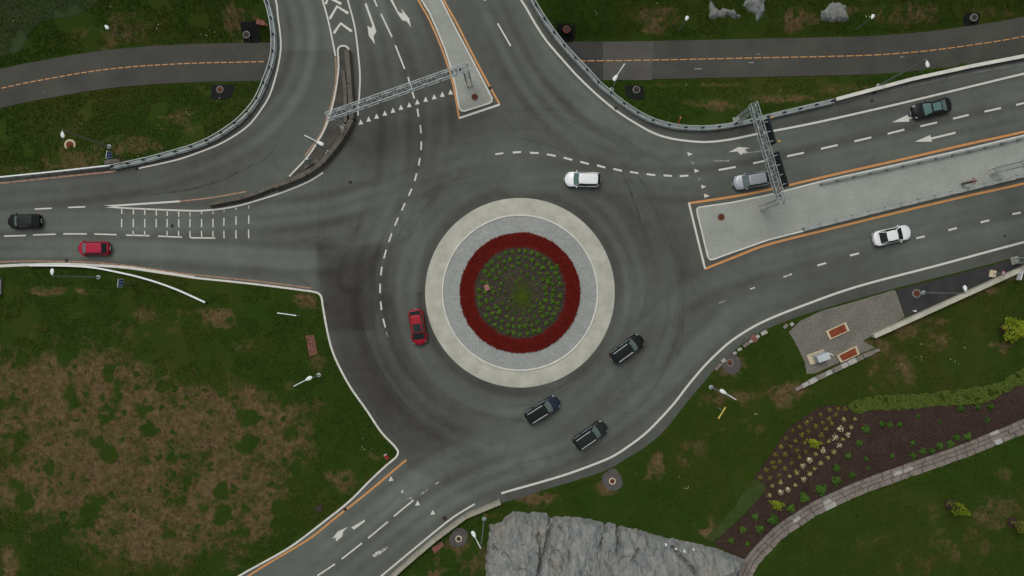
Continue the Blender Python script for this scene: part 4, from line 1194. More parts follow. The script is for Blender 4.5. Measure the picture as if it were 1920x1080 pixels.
bridge_rail('steel guard rail on concrete edge, curving along the north-east corner', [(978, -45), (1002, 0), (1020, 30), (1035, 52), (1060, 85), (1080, 107), (1105, 133), (1125, 155), (1150, 176), (1177, 197), (1210, 217), (1235, 227), (1270, 235), (1305, 237), (1335, 236), (1365, 232), (1410, 223), (1440, 215), (1490, 203), (1558, 187)], -1)

def simple_rail(label, pts, mat='galv', z=0.0, zf=None, posts=True, hh=0.62, wide=0.10, name='guard_rail'):
    w = resample(smooth_line(GL(pts), 0.7), 0.8)
    if zf is not None:
        zz = zf(np.array([p.x for p in w]), np.array([p.y for p in w]))
        w = [Vector((p.x, p.y, float(a))) for p, a in zip(w, zz)]
    t = thing(name, label, 'guard rail', tuple(w[0])); o0 = Vector(w[0]); w = [p - o0 for p in w]
    mb = MB(); a = wide / 2
    sweep(mb, w, [(-a, hh - 0.15), (a, hh - 0.15), (a * 1.2, hh), (a, hh + 0.15), (-a, hh + 0.15), (-a * 1.2, hh)]); mb.build('rail_beam', MAT[mat], t)
    if posts:
        me = MB().box((0, 0, 0.29), (0.10, 0.14, 0.64)).mesh('post')
        for p in resample(w, 2.2): obj('post', me, MAT['rail_post'], t, p - Vector((0, 0, .02)))
    return t
simple_rail('thin pale guard rail along the upper edge of the west road', [(-120, 345.5), (0, 334), (100, 324), (212, 311.5)], 'lamp_white', wide=0.16)
simple_rail('thin pale guard rail curling from the west road kerb down the south-west lawn', [(60, 498), (125, 498.5), (175, 501.5), (225, 510.5), (275, 522.5), (330, 541), (388, 567)], 'lamp_white', wide=0.2, hh=0.5)
def island_rail(label, pts, side):
    w = resample(smooth_line(GL(pts), 0.7), 0.8)
    t = thing('guard_rail', label, 'guard rail', tuple(w[0])); o0 = Vector(w[0]); w = [p - o0 for p in w]
    mb = MB(); sweep(mb, w, [(a, 0.78 + b) for a, b in ((-.09, -.155), (.09, -.155), (.11, 0), (.09, .155), (-.09, .155), (-.11, 0))]); mb.build('rail_beam', MAT['galv'], t)
    me = MB().box((0, 0, 0.44), (0.32, 0.14, 0.60)).mesh('post')
    for p, n in zip(resample(w, 2.2), normals2(resample(w, 2.2))):
        o = obj('post', me, MAT['pole'], t, p + n * (side * 0.14)); o.rotation_euler = (0, 0, math.atan2(n.y, n.x) - math.pi / 2)
    return t
island_rail('steel guard rail along the upper kerb of the long east island', [(1537, 343.5), (1690, 310), (1815, 282), (1920, 257), (2120, 210)], -1)
island_rail('steel guard rail along the lower kerb of the long east island', [(1505, 430), (1565, 415), (1690, 384), (1815, 354), (1920, 328.5), (2120, 278)], 1)

# pale parapet wall above the cycle path, and the wall behind the apron
w = resample(GL([(1562, 186), (1705, 148), (1815, 124), (1920, 104), (2150, 56)]), 1.0)
pw = thing('parapet_wall', 'pale concrete parapet between the upper east carriageway and the cycle path', 'wall', tuple(w[0])); o0 = Vector(w[0])
mb = MB(); sweep(mb, [p - o0 for p in w], [(-0.02, -3.4), (-0.02, 0.78), (-0.05, 0.82), (-0.40, 0.82), (-0.43, 0.78), (-0.43, -3.4)]); mb.build('wall', MAT['beam_concrete'], pw)
mb = MB(); sweep(mb, [p - o0 for p in w], [(0.0, 0.823), (0.0, 0.93), (-0.45, 0.93), (-0.45, 0.823)]); mb.build('coping', MAT['kerb'], pw)
mb = MB(); flat_strip(mb, GL([(1562, 193), (1705, 160), (1815, 136), (1920, 118), (2150, 72)]), 0.5, 0.006); mb.build('drainage_strip', MAT['beam_concrete'], road)
a, b = Gs(1633, 630), Gs(1925, 497.5)
w = resample([a, b, b + (b - a) * 0.4], 2.4)
rw = thing('retaining_wall', 'long pale concrete wall behind the tarmac apron and gravel yard', 'wall', (a.x, a.y, 0))
mb = MB(); sweep(mb, [Vector((p.x - a.x, p.y - a.y, 0)) for p in w], [(-0.24, -0.3), (-0.24, 0.9), (0.24, 0.9), (0.24, -0.3)]); mb.build('wall', MAT['wall'], rw)
for p, q in zip(w, w[1:]):
    d = (q - p); m_ = MB()
    c = (p + q) / 2 - a
    m_.box((c.x, c.y, 0.955), (d.length - 0.015, 0.56, 0.10), math.atan2(d.y, d.x)); m_.build('coping_slab', MAT['wall'], rw)

# ================================================================== CONCRETE BARRIERS
def barrier(p, q, label, group, mat='barrier', w=0.52, h=0.85, name='concrete_barrier', z=0.1):
    p = Vector(p); q = Vector(q); d = q - p; L = d.length - 0.06
    m_ = MB()
    sweep(m_, [Vector((-L / 2, 0, 0)), Vector((L / 2, 0, 0))], [(-w / 2, 0), (-w / 2, 0.12), (-w * 0.40, 0.32), (-w * 0.36, h - 0.04), (-w * 0.32, h), (w * 0.32, h), (w * 0.36, h - 0.04), (w * 0.40, 0.32), (w / 2, 0.12), (w / 2, 0)])
    o = m_.build(name, MAT[mat], None, loc=((p + q) / 2 + Vector((0, 0, z))))
    o.rotation_euler = (0, 0, math.atan2(d.y, d.x))
    return tag(o, label, 'barrier', group)
outer = GL([(653, 97), (658, 160), (662, 226), (646, 257), (627, 283), (606, 307), (577, 327), (548, 340), (517, 351)])
ORD = ['first', 'second', 'third', 'fourth', 'fifth', 'sixth', 'seventh', 'eighth', 'ninth']
for k, (p, q) in enumerate(zip(outer, outer[1:])):
    barrier(p, q, ORD[k] + ' brown concrete barrier from the rounded north nose in the curved gore row', 'barriers curving round the gore island', w=0.86, h=0.9)
inner = GL([(646, 136), (650, 170), (650.5, 232)])
for k, (p, q) in enumerate(zip(inner, inner[1:])):
    barrier(p, q, ('upper' if k == 0 else 'lower') + ' brown concrete barrier of the short straight row inside the gore island', 'barriers in the inner straight row', w=0.62, h=0.85)
barrier(G(574, 316), G(600, 301), 'low dark concrete barrier tucked inside the curved barrier row', None, w=0.5, h=0.6)
tl = GL([(395, 385), (426, 378.5), (457, 372.5), (487, 362.5), (517, 350)])
for k, (p, q) in enumerate(zip(tl, tl[1:])):
    barrier(p, q, ORD[k] + ' low brown barrier from the western tip of the gore island tail', 'barriers in the western tail', w=0.5, h=0.7)
bl = resample(GL([(939, 940), (912, 951), (878, 964), (827, 1001), (777, 1043), (730, 1085), (660, 1150)]), 5.2)
for k, (p, q) in enumerate(zip(bl, bl[1:])):
    barrier(p, q, ORD[k] + ' pale concrete barrier along the south road, counted from its upper end', 'barriers along the south road', 'barrier_pale', 0.62, 0.8, z=0.0)

# ================================================================== STREET LAMPS
def hz(x, y, f): return float(f(np.array([x]), np.array([y]))[0])
def lamp(label, base, h, arm, group=None, head=0.95, r=0.085, zf=None, name='street_lamp', mat='pole', collar=True):
    p = base
    t = thing(name, label, 'street lamp', tuple(p), 0, group)
    m_ = MB(); m_.tube((0, 0, -0.1), (0, 0, h), r, r * 0.6, 10); m_.build('pole', MAT[mat], t, smooth=False)
    if collar: MB().lathe((0, 0, 0), [(0.30, -0.05), (0.30, 0.10), (0.24, 0.14), (0.10, 0.15)], 14).build('base_flange', MAT['galv'], t)
    a = Vector((arm[0], arm[1], 0)); L = a.length; d = a.normalized()
    tip = Vector((0, 0, h)) + a + Vector((0, 0, 0.12))
    if L > 0.9:
        MB().tube((0, 0, h - 0.05), tip - d * head * 0.5, r * 0.75, r * 0.55, 8).build('arm', MAT['lamp_white'], t)
    # lens-shaped lantern
    ho = bpy.data.meshes.new('lantern'); b_ = bmesh.new(); bmesh.ops.create_uvsphere(b_, u_segments=14, v_segments=8, radius=1)
    sd = Vector((-d.y, d.x, 0))
    for q in b_.verts:
        c = q.co.copy(); tp = 1 + 0.35 * c.x
        q.co = tip + d * (c.x * head * 0.5) + sd * (c.y * 0.23 * tp) + Vector((0, 0, c.z * (0.14 if c.z > 0 else 0.06)))
    b_.to_mesh(ho); b_.free(); ho.shade_smooth()
    obj('lantern', ho, MAT['lamp_white'], t)
    return t
def gz(u, v, f):
    z = 0.0
    for _ in range(4):
        p = G(u, v, z); z = hz(p.x, p.y, f)
    return G(u, v, z)
lamp('tall street lamp on the south-west lawn beside the ring road kerb', gz(598, 703, zD), 11.5, (1.75, 0.9))
lamp('tall street lamp behind the north-east guard rail, arm over the road', gz(1147, 168, zB), 11.6, (-1.1, -1.65))
lamp('tall street lamp on the south-east lawn near the yellow sign board', gz(1333, 726, zC), 11.3, (-1.55, 0.95))
lamp('tall street lamp between the south road barrier and the rock', gz(908, 973, zC), 11.3, (-0.8, 1.65))
lamp('tall street lamp on the gore island among the concrete barriers', G(615, 286, 0.1), 11.3, (1.85, -0.95))
lamp('street lamp on the north-west lawn above the west road guard rail', gz(205, 275, zA), 10.5, (0.1, -0.55), head=0.85, r=0.1)
lamp('street lamp at the top of the south-west lawn beside the blue sign', gz(185, 520, zD), 10.0, (0.02, 0.5), head=0.85, r=0.1)
lamp('street lamp beside the pale parapet of the upper east carriageway', gz(1647, 161, zB), 11.5, (0.1, -0.55), head=0.85, r=0.1)
lamp('street lamp on the tarmac apron south of the east carriageway', gz(1731, 549, zC), 9.4, (-0.15, 0.55), head=0.85, r=0.1)
for u, v, f, lb in ((235, 73, zA, 'short lamp post on the grass above the western cycle path'), (1272, 59, zB, 'short lamp post above the cycle path, nearer the grey rocks'), (1604, 56, zB, 'short lamp post above the cycle path, right of the pale boulder')):
    p = gz(u, v, f)
    lamp(lb, p, 4.7, (0.05, -0.05) if u < 900 else (0.03, 0.06), head=0.72, r=0.06, name='path_lamp', collar=False)

# ================================================================== GANTRIES
def gantry(label, A, B, h, dirs, boards=(), colA=0.8, width=0.85, depth=0.9, skewB=True):
    A = Vector((A.x, A.y, 0.1)); B = Vector((B.x, B.y, 0.1))
    t = thing('sign_gantry', label, 'gantry', tuple(A))
    d = (B - A); d.z = 0; L = d.length; d.normalize(); n = Vector((-d.y, d.x, 0))
    e0, e1 = -0.5, L + 0.5
    ends = lambda s, o, z: d * s + n * o + Vector((0, 0, z))
    zs = (h - depth / 2, h + depth / 2)
    for o in (-width / 2, width / 2):
        for z in zs:
            MB().bar(ends(e0, o, z), ends(e1, o, z), 0.085).build('chord', MAT['galv'], t)
    k = int((e1 - e0) / 0.95); br = MB()
    for i in range(k):
        s0 = e0 + (e1 - e0) * i / k; s1 = e0 + (e1 - e0) * (i + 1) / k
        for z in zs:
            br.bar(ends(s0, -width / 2 if i % 2 else width / 2, z), ends(s1, width / 2 if i % 2 else -width / 2, z), 0.038)
            br.bar(ends(s0, -width / 2, z), ends(s0, width / 2, z), 0.038)
        for o in (-width / 2, width / 2):
            br.bar(ends(s0, o, zs[0] if i % 2 else zs[1]), ends(s1, o, zs[1] if i % 2 else zs[0]), 0.038)
            br.bar(ends(s0, o, zs[0]), ends(s0, o, zs[1]), 0.036)
    o = br.build('lattice', MAT['galv'], t); o['kind'] = 'stuff'
    wk = MB()
    for i in range(int(L / 0.5)):
        wk.bar(ends(0.2 + i * 0.5, -width * 0.36, zs[0] + 0.09), ends(0.2 + i * 0.5, width * 0.36, zs[0] + 0.09), 0.28, 0.03)
    wk.build('walkway_grating', MAT['galv_dark'], t)['kind'] = 'stuff'
    for s, kind in ((0.0, 'A'), (L, 'B')):
        m_ = MB()
        for i in (-1, 1):
            for j in (-1, 1):
                m_.bar(ends(s + i * 0.32, j * width * 0.42, 0.0), ends(s + i * 0.32, j * width * 0.42, zs[0]), 0.085)
        q = m_.build('column', MAT['galv'], t)
        m2 = MB(); nn = 9
        for r in range(nn):
            z0 = zs[0] * r / nn; z1 = zs[0] * (r + 1) / nn
            for i in (-1, 1):
                m2.bar(ends(s + i * 0.32, -width * 0.42, z0), ends(s + i * 0.32, width * 0.42, z1), 0.036)
                m2.bar(ends(s - 0.32, i * width * 0.42, z0), ends(s + 0.32, i * width * 0.42, z1), 0.036)
        m2.build('column_lattice', MAT['galv'], q)['kind'] = 'stuff'
        MB().box(ends(s, 0, 0.06), (0.95, 0.95, 0.16), math.atan2(d.y, d.x)).build('footing', MAT['concrete'], t)
    for (s0, s1, off, zlo, zhi) in boards:
        a = ends(s0, off, 0); b = ends(s1, off, 0); c = (a + b) / 2
        bo = MB().box((c.x, c.y, (zlo + zhi) / 2), (s1 - s0, 0.10, zhi - zlo), math.atan2(d.y, d.x)).build('sign_board', MAT['sign_dark'], t)
        sg = 1 if off > 0 else -1
        cc = c + n * (sg * 0.056)
        MB().box((cc.x, cc.y, (zlo + zhi) / 2), (s1 - s0 - 0.12, 0.006, zhi - zlo - 0.12), math.atan2(d.y, d.x)).build('sign_face', MAT['sign_blue'], bo)
        for q in np.linspace(s0 + 0.4, s1 - 0.4, 4 if s1 - s0 > 4 else 3):
            MB().bar(ends(q, sg * width / 2, zhi - 0.5), ends(q, off - sg * 0.06, zhi - 0.5), 0.08).build('bracket', MAT['galv'], t)
            MB().box(ends(q, off - sg * 0.075, (zlo + zhi) / 2), (0.06, 0.05, zhi - zlo), math.atan2(d.y, d.x)).build('stiffener', MAT['galv_dark'], bo)
    return t, ends
gantry('steel lattice gantry spanning the northern approach above the give-way triangles', G(645, 240), G(879, 157), 7.2, None)
g2, e2 = gantry('steel lattice gantry with dark sign boards spanning the upper east carriageway', G(1381, 226), G(1428, 389), 7.2, None,
    boards=((1.8, 5.0, 0.95, 6.0, 8.4), (6.0, 10.4, 0.95, 6.0, 8.4)))
for s in (1.9, 4.9):
    MB().tube(e2(s, 1.25, 8.35), e2(s, 1.25, 8.6), 0.14, 0.10, 10).build('warning_lamp', MAT['amber'], g2)
gantry('steel lattice gantry at the right picture edge over the lower east carriageway', Vector((62.9, 15.3, 0)), Vector((65.9, 3.6, 0)), 7.2, None, boards=((3.0, 9.5, 0.95, 6.0, 8.4),))

# ================================================================== SIGNS
def post_sign(name, label, base, face_dir, w, h, zlo, kind, posts=(0.0,), post_m='galv', pr=0.05):
    """sign plate on posts; face_dir = direction (radians) the face looks towards"""
    t = thing(name, label, 'sign', tuple(base), face_dir)
    for q in posts:
        MB().tube((-0.06, q, -0.1), (-0.06, q, zlo + h - 0.05), pr, n=8).build('post', MAT[post_m], t)
    if kind == 'blue':
        pl = MB().box((0, 0, zlo + h / 2), (0.05, w, h)).build('plate', MAT['sign_white'], t)
        MB().box((0.028, 0, zlo + h / 2), (0.008, w - 0.16, h - 0.16)).build('blue_field', MAT['sign_blue'], pl)
        m_ = MB()
        for y, k in ((-0.2 * w, 1), (0.14 * w, -1)):       # two lane arrows
            for a in (0.0,):
                m_.add([(0.036, y - .045 * w, zlo + .18 * h), (0.036, y + .045 * w, zlo + .18 * h), (0.036, y + .045 * w, zlo + .58 * h), (0.036, y - .045 * w, zlo + .58 * h)], [(0, 1, 2, 3)])
                m_.add([(0.036, y - .12 * w, zlo + .56 * h), (0.036, y + .12 * w, zlo + .56 * h), (0.036, y, zlo + .84 * h)], [(0, 1, 2)])
        m_.build('arrow_symbol', MAT['sign_white'], pl)
    elif kind == 'round':
        q = Matrix.Rotation(math.pi / 2, 4, 'Y')
        def disc(r, x, th):
            m_ = MB(); m_.tube((x, 0, zlo + h / 2), (x + th, 0, zlo + h / 2), r, n=24); return m_
        pl = disc(w / 2, 0.0, 0.03).build('plate', MAT['sign_red'], t)
        disc(w / 2 * 0.74, 0.031, 0.004).build('white_disc', MAT['sign_white'], pl)
    else:
        pl = MB().box((0, 0, zlo + h / 2), (0.07, w, h)).build('plate', MAT[kind], t)
        MB().box((0, 0, zlo + h + 0.02), (0.11, w, 0.04)).build('edge_rail', MAT[kind], pl)
    return t
post_sign('lane_sign', 'blue and white lane sign above the west road guard rail', gz(227, 299, zA), R(-8), 1.05, 1.25, 2.4, 'blue', (0.0,), 'post_brown', 0.07)
post_sign('lane_sign', 'blue and white lane sign on the south-west lawn below the west road', gz(248, 531, zD), R(-6), 1.05, 1.25, 2.4, 'blue', (-.16, .16), 'post_brown', 0.07)
MB().box((0, 0, 0.25), (2.1, 0.5, 0.5)).build('sign_plinth', MAT['barrier'], None, loc=gz(214, 303.5, zA)).rotation_euler = (0, 0, R(9))
tag(bpy.data.objects['sign_plinth'], 'brown concrete plinth beneath the blue sign on the west road verge', 'plinth')
post_sign('speed_sign', 'round red-rimmed sign on a broad brown post on the east island', G(1803, 345, 0.15), math.pi + R(8), 0.85, 0.85, 2.2, 'round', (0.0,), 'post_brown', 0.17)
post_sign('speed_sign', 'round red-rimmed sign standing in front of the apron wall', gz(1861, 513, zC), math.pi, 0.75, 0.75, 1.9, 'round', (0.0,))
post_sign('direction_board', 'white direction board seen edge-on on the south-west lawn', gz(562, 588.5, zD), R(82), 2.45, 0.3, 2.4, 'lamp_white', (-1.0, 1.0))
o = bpy.data.objects['direction_board']; pz = gz(562, 588.5, zD); o.location = (pz.x - 0.9, pz.y + 0.05, pz.z)
post_sign('direction_board', 'yellow direction board seen edge-on on the south-east lawn', gz(1344, 768.5, zC), R(-32), 1.75, 0.3, 2.2, 'sign_yellow', (0.3,))
post_sign('direction_board', 'small grey-white board on the bank behind the apron wall at the right edge', gz(1902, 517, zC), math.pi - R(15), 1.2, 0.9, 0.6, 'sign_white', (-0.4, 0.4))
# double traffic board beside the gore barriers
p = G(584, 305, 0.1)
post_sign('marker_board', 'grey two-panel marker board at the gore island kerb', p, R(-70), 0.75, 1.5, 1.0, 'galv', (0.0,))
# orange marker post
t = thing('marker_post', 'leaning orange marker post behind the north-east guard rail', 'marker post', tuple(gz(1272, 234, zB)))
m_ = MB(); m_.tube((0, 0, -0.2), (-0.10, 0.62, 1.9), 0.10, 0.085, 10); m_.build('post', MAT['orange_plastic'], t)
m_ = MB(); m_.tube((-0.085, 0.52, 1.6), (-0.095, 0.585, 1.78), 0.105, 0.10, 10); m_.build('reflector_band', MAT['sign_white'], t)

# ================================================================== MANHOLES, DRAINS, PADS
def manhole(name, label, p, r=0.42, ring_m='beam_concrete', lid='rust', ring_r=None, group=None, h=0.05):
    t = thing(name, label, 'manhole', tuple(p), 0, group)
    rr = ring_r or r * 1.18
    MB().lathe((0, 0, 0), [(rr, -0.25), (rr, h), (rr - 0.03, h + 0.012), (r + 0.01, h + 0.012), (r + 0.01, -0.02), (r * .5, -0.02)], 28).build('frame', MAT[ring_m], t)
    l = MB().lathe((0, 0, 0), [(r, -0.03), (r, h + 0.004), (r - 0.03, h + 0.014), (0.02, h + 0.016)], 28).build('lid', MAT[lid], t)
    m_ = MB()
    for i in range(-2, 3):
        w = 2 * math.sqrt(max(0.01, (r * .8) ** 2 - (i * r * .3) ** 2))
        m_.box((0, i * r * .3, h + 0.02), (w, 0.035, 0.014))
    m_.build('lid_ribs', MAT['iron'], l)
    return t
manhole('manhole', 'rust brown manhole cover on the east traffic island', G(1352, 407, 0.15), 0.44, 'island', 'rust')
manhole('manhole', 'rust brown manhole cover on the north splitter island', G(890, 182, 0.15), 0.42, 'island', 'rust')
def black_pad(label, uv, mh, f, lid, ring, lb2, cut=None):
    pts = uv
    zs = [gz(u, v, f).z for u, v in pts]
    z = max(zs) + 0.05
    w = [G(u, v, z) for u, v in pts]
    w = [Vector((q.x + random.uniform(-.08, .08), q.y + random.uniform(-.08, .08), 0)) for q in resample(w + [w[0]], 0.6)[:-1]]
    o = region('tar_pad', [(q.x, q.y) for q in w], 0.5, lambda x, y: f(x, y) + 0.07, MAT['tar'])
    tag(o, label, 'pad')
    p = gz(mh[0], mh[1], f)
    zt = max(hz(p.x + .55 * math.cos(a), p.y + .55 * math.sin(a), f) for a in np.linspace(0, 6.28, 9))
    manhole('manhole', lb2, (p.x, p.y, zt + 0.06), 0.36, ring, lid, 0.50, h=0.08)
black_pad('black tar pad above the cycle path, left of the bypass lane', [(447, 38), (483, 38), (483, 79), (447, 80)], (464, 67), zA, 'iron', 'beam_concrete', 'dark manhole on the tar pad above the western cycle path')
black_pad('black tar pad below the western cycle path', [(392, 154), (435, 154), (432, 186), (392, 185)], (414, 169), zA, 'rust', 'beam_concrete', 'rusty manhole with grey ring on the tar pad below the western cycle path')
black_pad('black tar pad above the cycle path, touching the north-east guard rail', [(1040, 41), (1080, 40), (1080, 74), (1060, 74)], (1062, 57.5), zB, 'iron', 'rust', 'brown-ringed manhole on the tar pad at the north-east guard rail')
black_pad('black tar pad below the cycle path near the tall lamp', [(1174, 152), (1212, 152), (1211, 186), (1183, 185), (1174, 181)], (1192, 170), zB, 'iron', 'beam_concrete', 'grey-ringed manhole on the tar pad below the eastern cycle path')
black_pad('black tar pad above the cycle path at the upper right', [(1809, 24), (1840, 24), (1840, 43), (1810, 47)], (1823.5, 34.5), zB, 'iron', 'beam_concrete', 'grey-ringed manhole on the upper right tar pad')
def pad(label, uv, f=zC, mat='pad'):
    w = [Gs(u, v) if f is zC else gz(u, v, f) for u, v in uv]
    w = smooth_line(w + [w[0]], 0.4)[:-1]
    o = region('asphalt_pad', [(q.x, q.y) for q in w], 0.4, lambda x, y: f(x, y) + 0.05, MAT[mat]); tag(o, label, 'pad'); return o
pad('rounded grey asphalt pad at the road edge, upper one on the south-east verge', [(1350, 676), (1372, 662), (1386, 672), (1388, 690), (1374, 702), (1357, 694)])
pad('rounded grey asphalt pad at the road edge, lower one on the south-east verge', [(1128, 892), (1150, 878), (1166, 896), (1166, 912), (1148, 920), (1132, 910)])
pad('grey asphalt pad behind the south road barrier', [(842, 1008), (856, 990), (876, 996), (874, 1018), (860, 1026), (846, 1022)])
for u, v, lb, rg, ld, r in ((1368, 680, 'rusty manhole on the upper rounded asphalt pad of the south-east verge', 'beam_concrete', 'rust', .34), (1148, 902, 'rusty manhole on the lower rounded asphalt pad of the south-east verge', 'cream', 'rust', .30), (860, 1010, 'dark manhole on the pad behind the south road barrier', 'cream', 'iron', .28), (1718, 550.5, 'brown manhole with pale ring on the tarmac apron', 'beam_concrete', 'rust', .42)):
    p = Gs(u, v); manhole('manhole', lb, (p.x, p.y, p.z + 0.05), r, rg, ld, r + 0.16)
p = gz(598, 954, zD); manhole('manhole', 'dull brown manhole cover in the grass above the south road', (p.x, p.y, p.z + .03), 0.44, 'iron', 'iron')
p = gz(132, 272, zA)
MB().lathe((0, 0, 0), [(0.75, -0.3), (0.75, 0.12), (0.70, 0.15), (0.52, 0.15), (0.5, 0.05), (0.02, 0.06)], 24).build('manhole', MAT['cream'], None, loc=(p.x, p.y, p.z))
t = [o for o in bpy.data.objects if o.name.startswith('manhole') and o.type == 'MESH'][-1]
tag(t, 'open-topped pale concrete manhole ring on the north-west lawn', 'manhole')
MB().lathe((0, 0, 0), [(0.48, 0.03), (0.46, 0.09), (0.02, 0.10)], 20).build('rusty_lid', MAT['rust'], t)
for u, v, rz, w in ((657, 342, 20, .42), (125, 488, 2, .42), (257, 316.5, 10, .42), (610, 572, 85, .42), (647, 955, 40, .42), (323, 423.5, 0, .42), (834, 972, 30, .55), (1155, 203, 40, .4), (919, 165, 60, .4), (1639, 173, 14, .42), (1635, 189, 14, .42), (1884, 442, 14, .3)):
    p = G(u, v)
    g = MB().box((0, 0, 0.004), (w, w, 0.02)).build('drain_grate', MAT['iron'], road, loc=(p.x, p.y, 0.004)); g.rotation_euler = (0, 0, R(rz))
    m_ = MB()
    for i in range(-2, 3): m_.box((0, i * w * .18, 0.018), (w * .8, w * .07, 0.012))
    m_.build('grate_bars', MAT['iron'], g)

# ================================================================== YARD FURNITURE
def quad_thing(name, label, cat, uv, f=zC):
    w = [Gs(u, v) for u, v in uv]
    c = sum(w, Vector()) / 4
    t = thing(name, label, cat, tuple(c))
    return t, [q - c for q in w], c
for uv, lb in (([(1547, 621), (1584, 604), (1591, 620), (1554, 637)], 'orange rusty steel chamber cover in a cream frame, middle of the gravel yard'), ([(1567, 667), (1604, 648), (1610, 664), (1575, 680)], 'orange rusty steel chamber cover in a cream frame, against the low stone wall')):
    t, w, c = quad_thing('chamber_cover', lb, 'chamber cover', uv)
    z0 = -0.1
    mid = lambda k: [q * k for q in w]
    o_, i_ = w, mid(0.80)
    for a in range(4):
        b = (a + 1) % 4
        m_ = MB(); m_.prism([o_[a].xy, o_[b].xy, i_[b].xy, i_[a].xy], z0, 0.34); m_.build('frame_side', MAT['cream'], t)
    pl = MB().prism([q.xy for q in mid(0.795)], z0, 0.27).build('cover_plate', MAT['rust_cover'], t)
    for k in (-0.5, 0, 0.5):
        a = (i_[0].lerp(i_[1], 0.5 + k * .5)); b = (i_[3].lerp(i_[2], 0.5 + k * .5))
        MB().bar(Vector((a.x, a.y, 0.285)) * 1, Vector((b.x, b.y, 0.285)), 0.05, 0.03).build('seam_bar', MAT['rust'], pl)
t, w, c = quad_thing('utility_cabinet', 'grey-white utility cabinet on a cream slab in the gravel yard', 'cabinet', [(1511, 666), (1543, 654.5), (1551, 672), (1518, 684)])
MB().prism([q.xy for q in w], -0.1, 0.16).build('base_slab', MAT['cream'], t)
for a, b in ((0, 1), (0, 3), (3, 2)):
    p, q = w[a] * .95, w[b] * .95
    MB().bar(Vector((p.x, p.y, 0.24)), Vector((q.x, q.y, 0.24)), 0.12, 0.16).build('slab_upstand', MAT['cream'], t)
k = [q * 0.62 + (w[2] + w[1]) * 0.10 for q in w]
MB().prism([q.xy for q in k], 0.16, 1.75).build('housing', MAT['cabinet'], t)
kk = [(q - sum(k, Vector()) / 4) * 1.08 + sum(k, Vector()) / 4 for q in k]
MB().prism([q.xy for q in kk], 1.753, 1.84).build('lid', MAT['cabinet'], t)
dc = (k[0] + k[3]) / 2; dd = (k[3] - k[0])
MB().box((dc.x - .02, dc.y, 0.95), (0.04, dd.length * .85, 1.4), math.atan2(dd.y, dd.x) - math.pi / 2).build('door', MAT['cabinet'], t)
p = Gs(1556, 664)
t = thing('vent_pipe', 'thin pale bent pipe beside the utility cabinet', 'pipe', tuple(p)); MB().tube((-.35, .2, 0.5), (0.15, -.12, 0.6), 0.06).build('pipe_arm', MAT['lamp_white'], t); MB().tube((-.1, .04, -0.1), (-.1, .04, 0.55), 0.05).build('pipe_leg', MAT['lamp_white'], t)
p = Gs(1860, 513)
o = MB().prism([(-.5, -.42), (.36, -.5), (.5, .36), (-.32, .5)], -0.1, 0.22).build('sign_footing', MAT['cream'], None, loc=(p.x, p.y, p.z)); tag(o, 'beige concrete footing on the tarmac apron beside the long wall', 'footing')
p = Gs(1712, 583); o = MB().lathe((0, 0, 0), [(.09, -.1), (.09, .5), (.12, .52), (.12, .62), (.03, .66)], 12).build('bollard', MAT['lamp_white'], None, loc=p); tag(o, 'small white bollard at the lower corner of the tarmac apron', 'bollard')
p = gz(-2, 535, zD); o = MB().prism([(-.7, -1.3), (.45, -1.2), (.5, .6), (.15, 1.1), (-.7, 1.2)], -0.1, 0.35).build('concrete_slab', MAT['beam_concrete'], None, loc=p); tag(o, 'grey concrete slab at the left picture edge on the south-west lawn', 'slab')
for uv, lb, f in (([(573, 629), (589, 628), (596, 664), (580, 668)], 'reddish paver patch on the south-west lawn beside the ring road', zD), ([(809, 1027), (829, 1015), (833, 1022), (815, 1038)], 'reddish paver patch behind the south road barrier', zC), ([(482, 37), (503, 37), (505, 48), (484, 49)], 'reddish paver patch beside the bypass lane and tar pad', zA)):
    w = [gz(u, v, f) for u, v in uv]; c = sum(w, Vector()) / 4
    t = thing('paver_patch', lb, 'pavers', tuple(c)); w = [q - c for q in w]
    nx, ny = 3, 5
    for i in range(nx):
        for j in range(ny):
            g = lambda a, b: (w[0].lerp(w[1], a)).lerp(w[3].lerp(w[2], a), b)
            a0, a1, b0, b1 = (i + .03) / nx, (i + .97) / nx, (j + .03) / ny, (j + .97) / ny
            m_ = MB(); m_.prism([g(a0, b0).xy, g(a1, b0).xy, g(a1, b1).xy, g(a0, b1).xy], -0.1, 0.07 + random.uniform(-.012, .012)); m_.build('paver', MAT['brick'], t)

# ================================================================== STONE WALLS
block_cache = []
def block_mesh(k):
    bm = bmesh.new(); bmesh.ops.create_cube(bm, size=1)
    bmesh.ops.bevel(bm, geom=bm.edges[:], offset=0.06, segments=1, affect='EDGES')
    r = random.Random(k)
    for v in bm.verts: v.co += Vector((r.uniform(-.025, .025), r.uniform(-.03, .03), r.uniform(-.04, .04)))
    me = bpy.data.meshes.new('stone_block'); bm.to_mesh(me); bm.free()
    return me
for k in range(6):
    for mname in ('stone', 'stone_pale'):
        m_ = block_mesh(k); m_.materials.append(MAT[mname]); block_cache.append(m_)
def block(p, q, off, z, dp, h, parent, org, pale=0.12):
    d = q - p; L = d.length; n = Vector((d.y, -d.x, 0)).normalized()      # right-hand side
    me = random.choice(block_cache[1::2] if random.random() < pale else block_cache[0::2])
    c = (p + q) / 2 + n * off - org
    o = obj('stone_block', me, None, parent, (c.x, c.y, z + h / 2 - org.z))
    o.scale = (L - 0.05, dp * random.uniform(.93, 1.05), h * random.uniform(.94, 1.05)); o.rotation_euler = (random.uniform(-.03, .03), random.uniform(-.02, .02), math.atan2(d.y, d.x) + random.uniform(-.02, .02))
sw = thing('stone_wall', 'curved stepped granite block wall below the planting bed, right side', 'stone wall', tuple(WALL[0]))
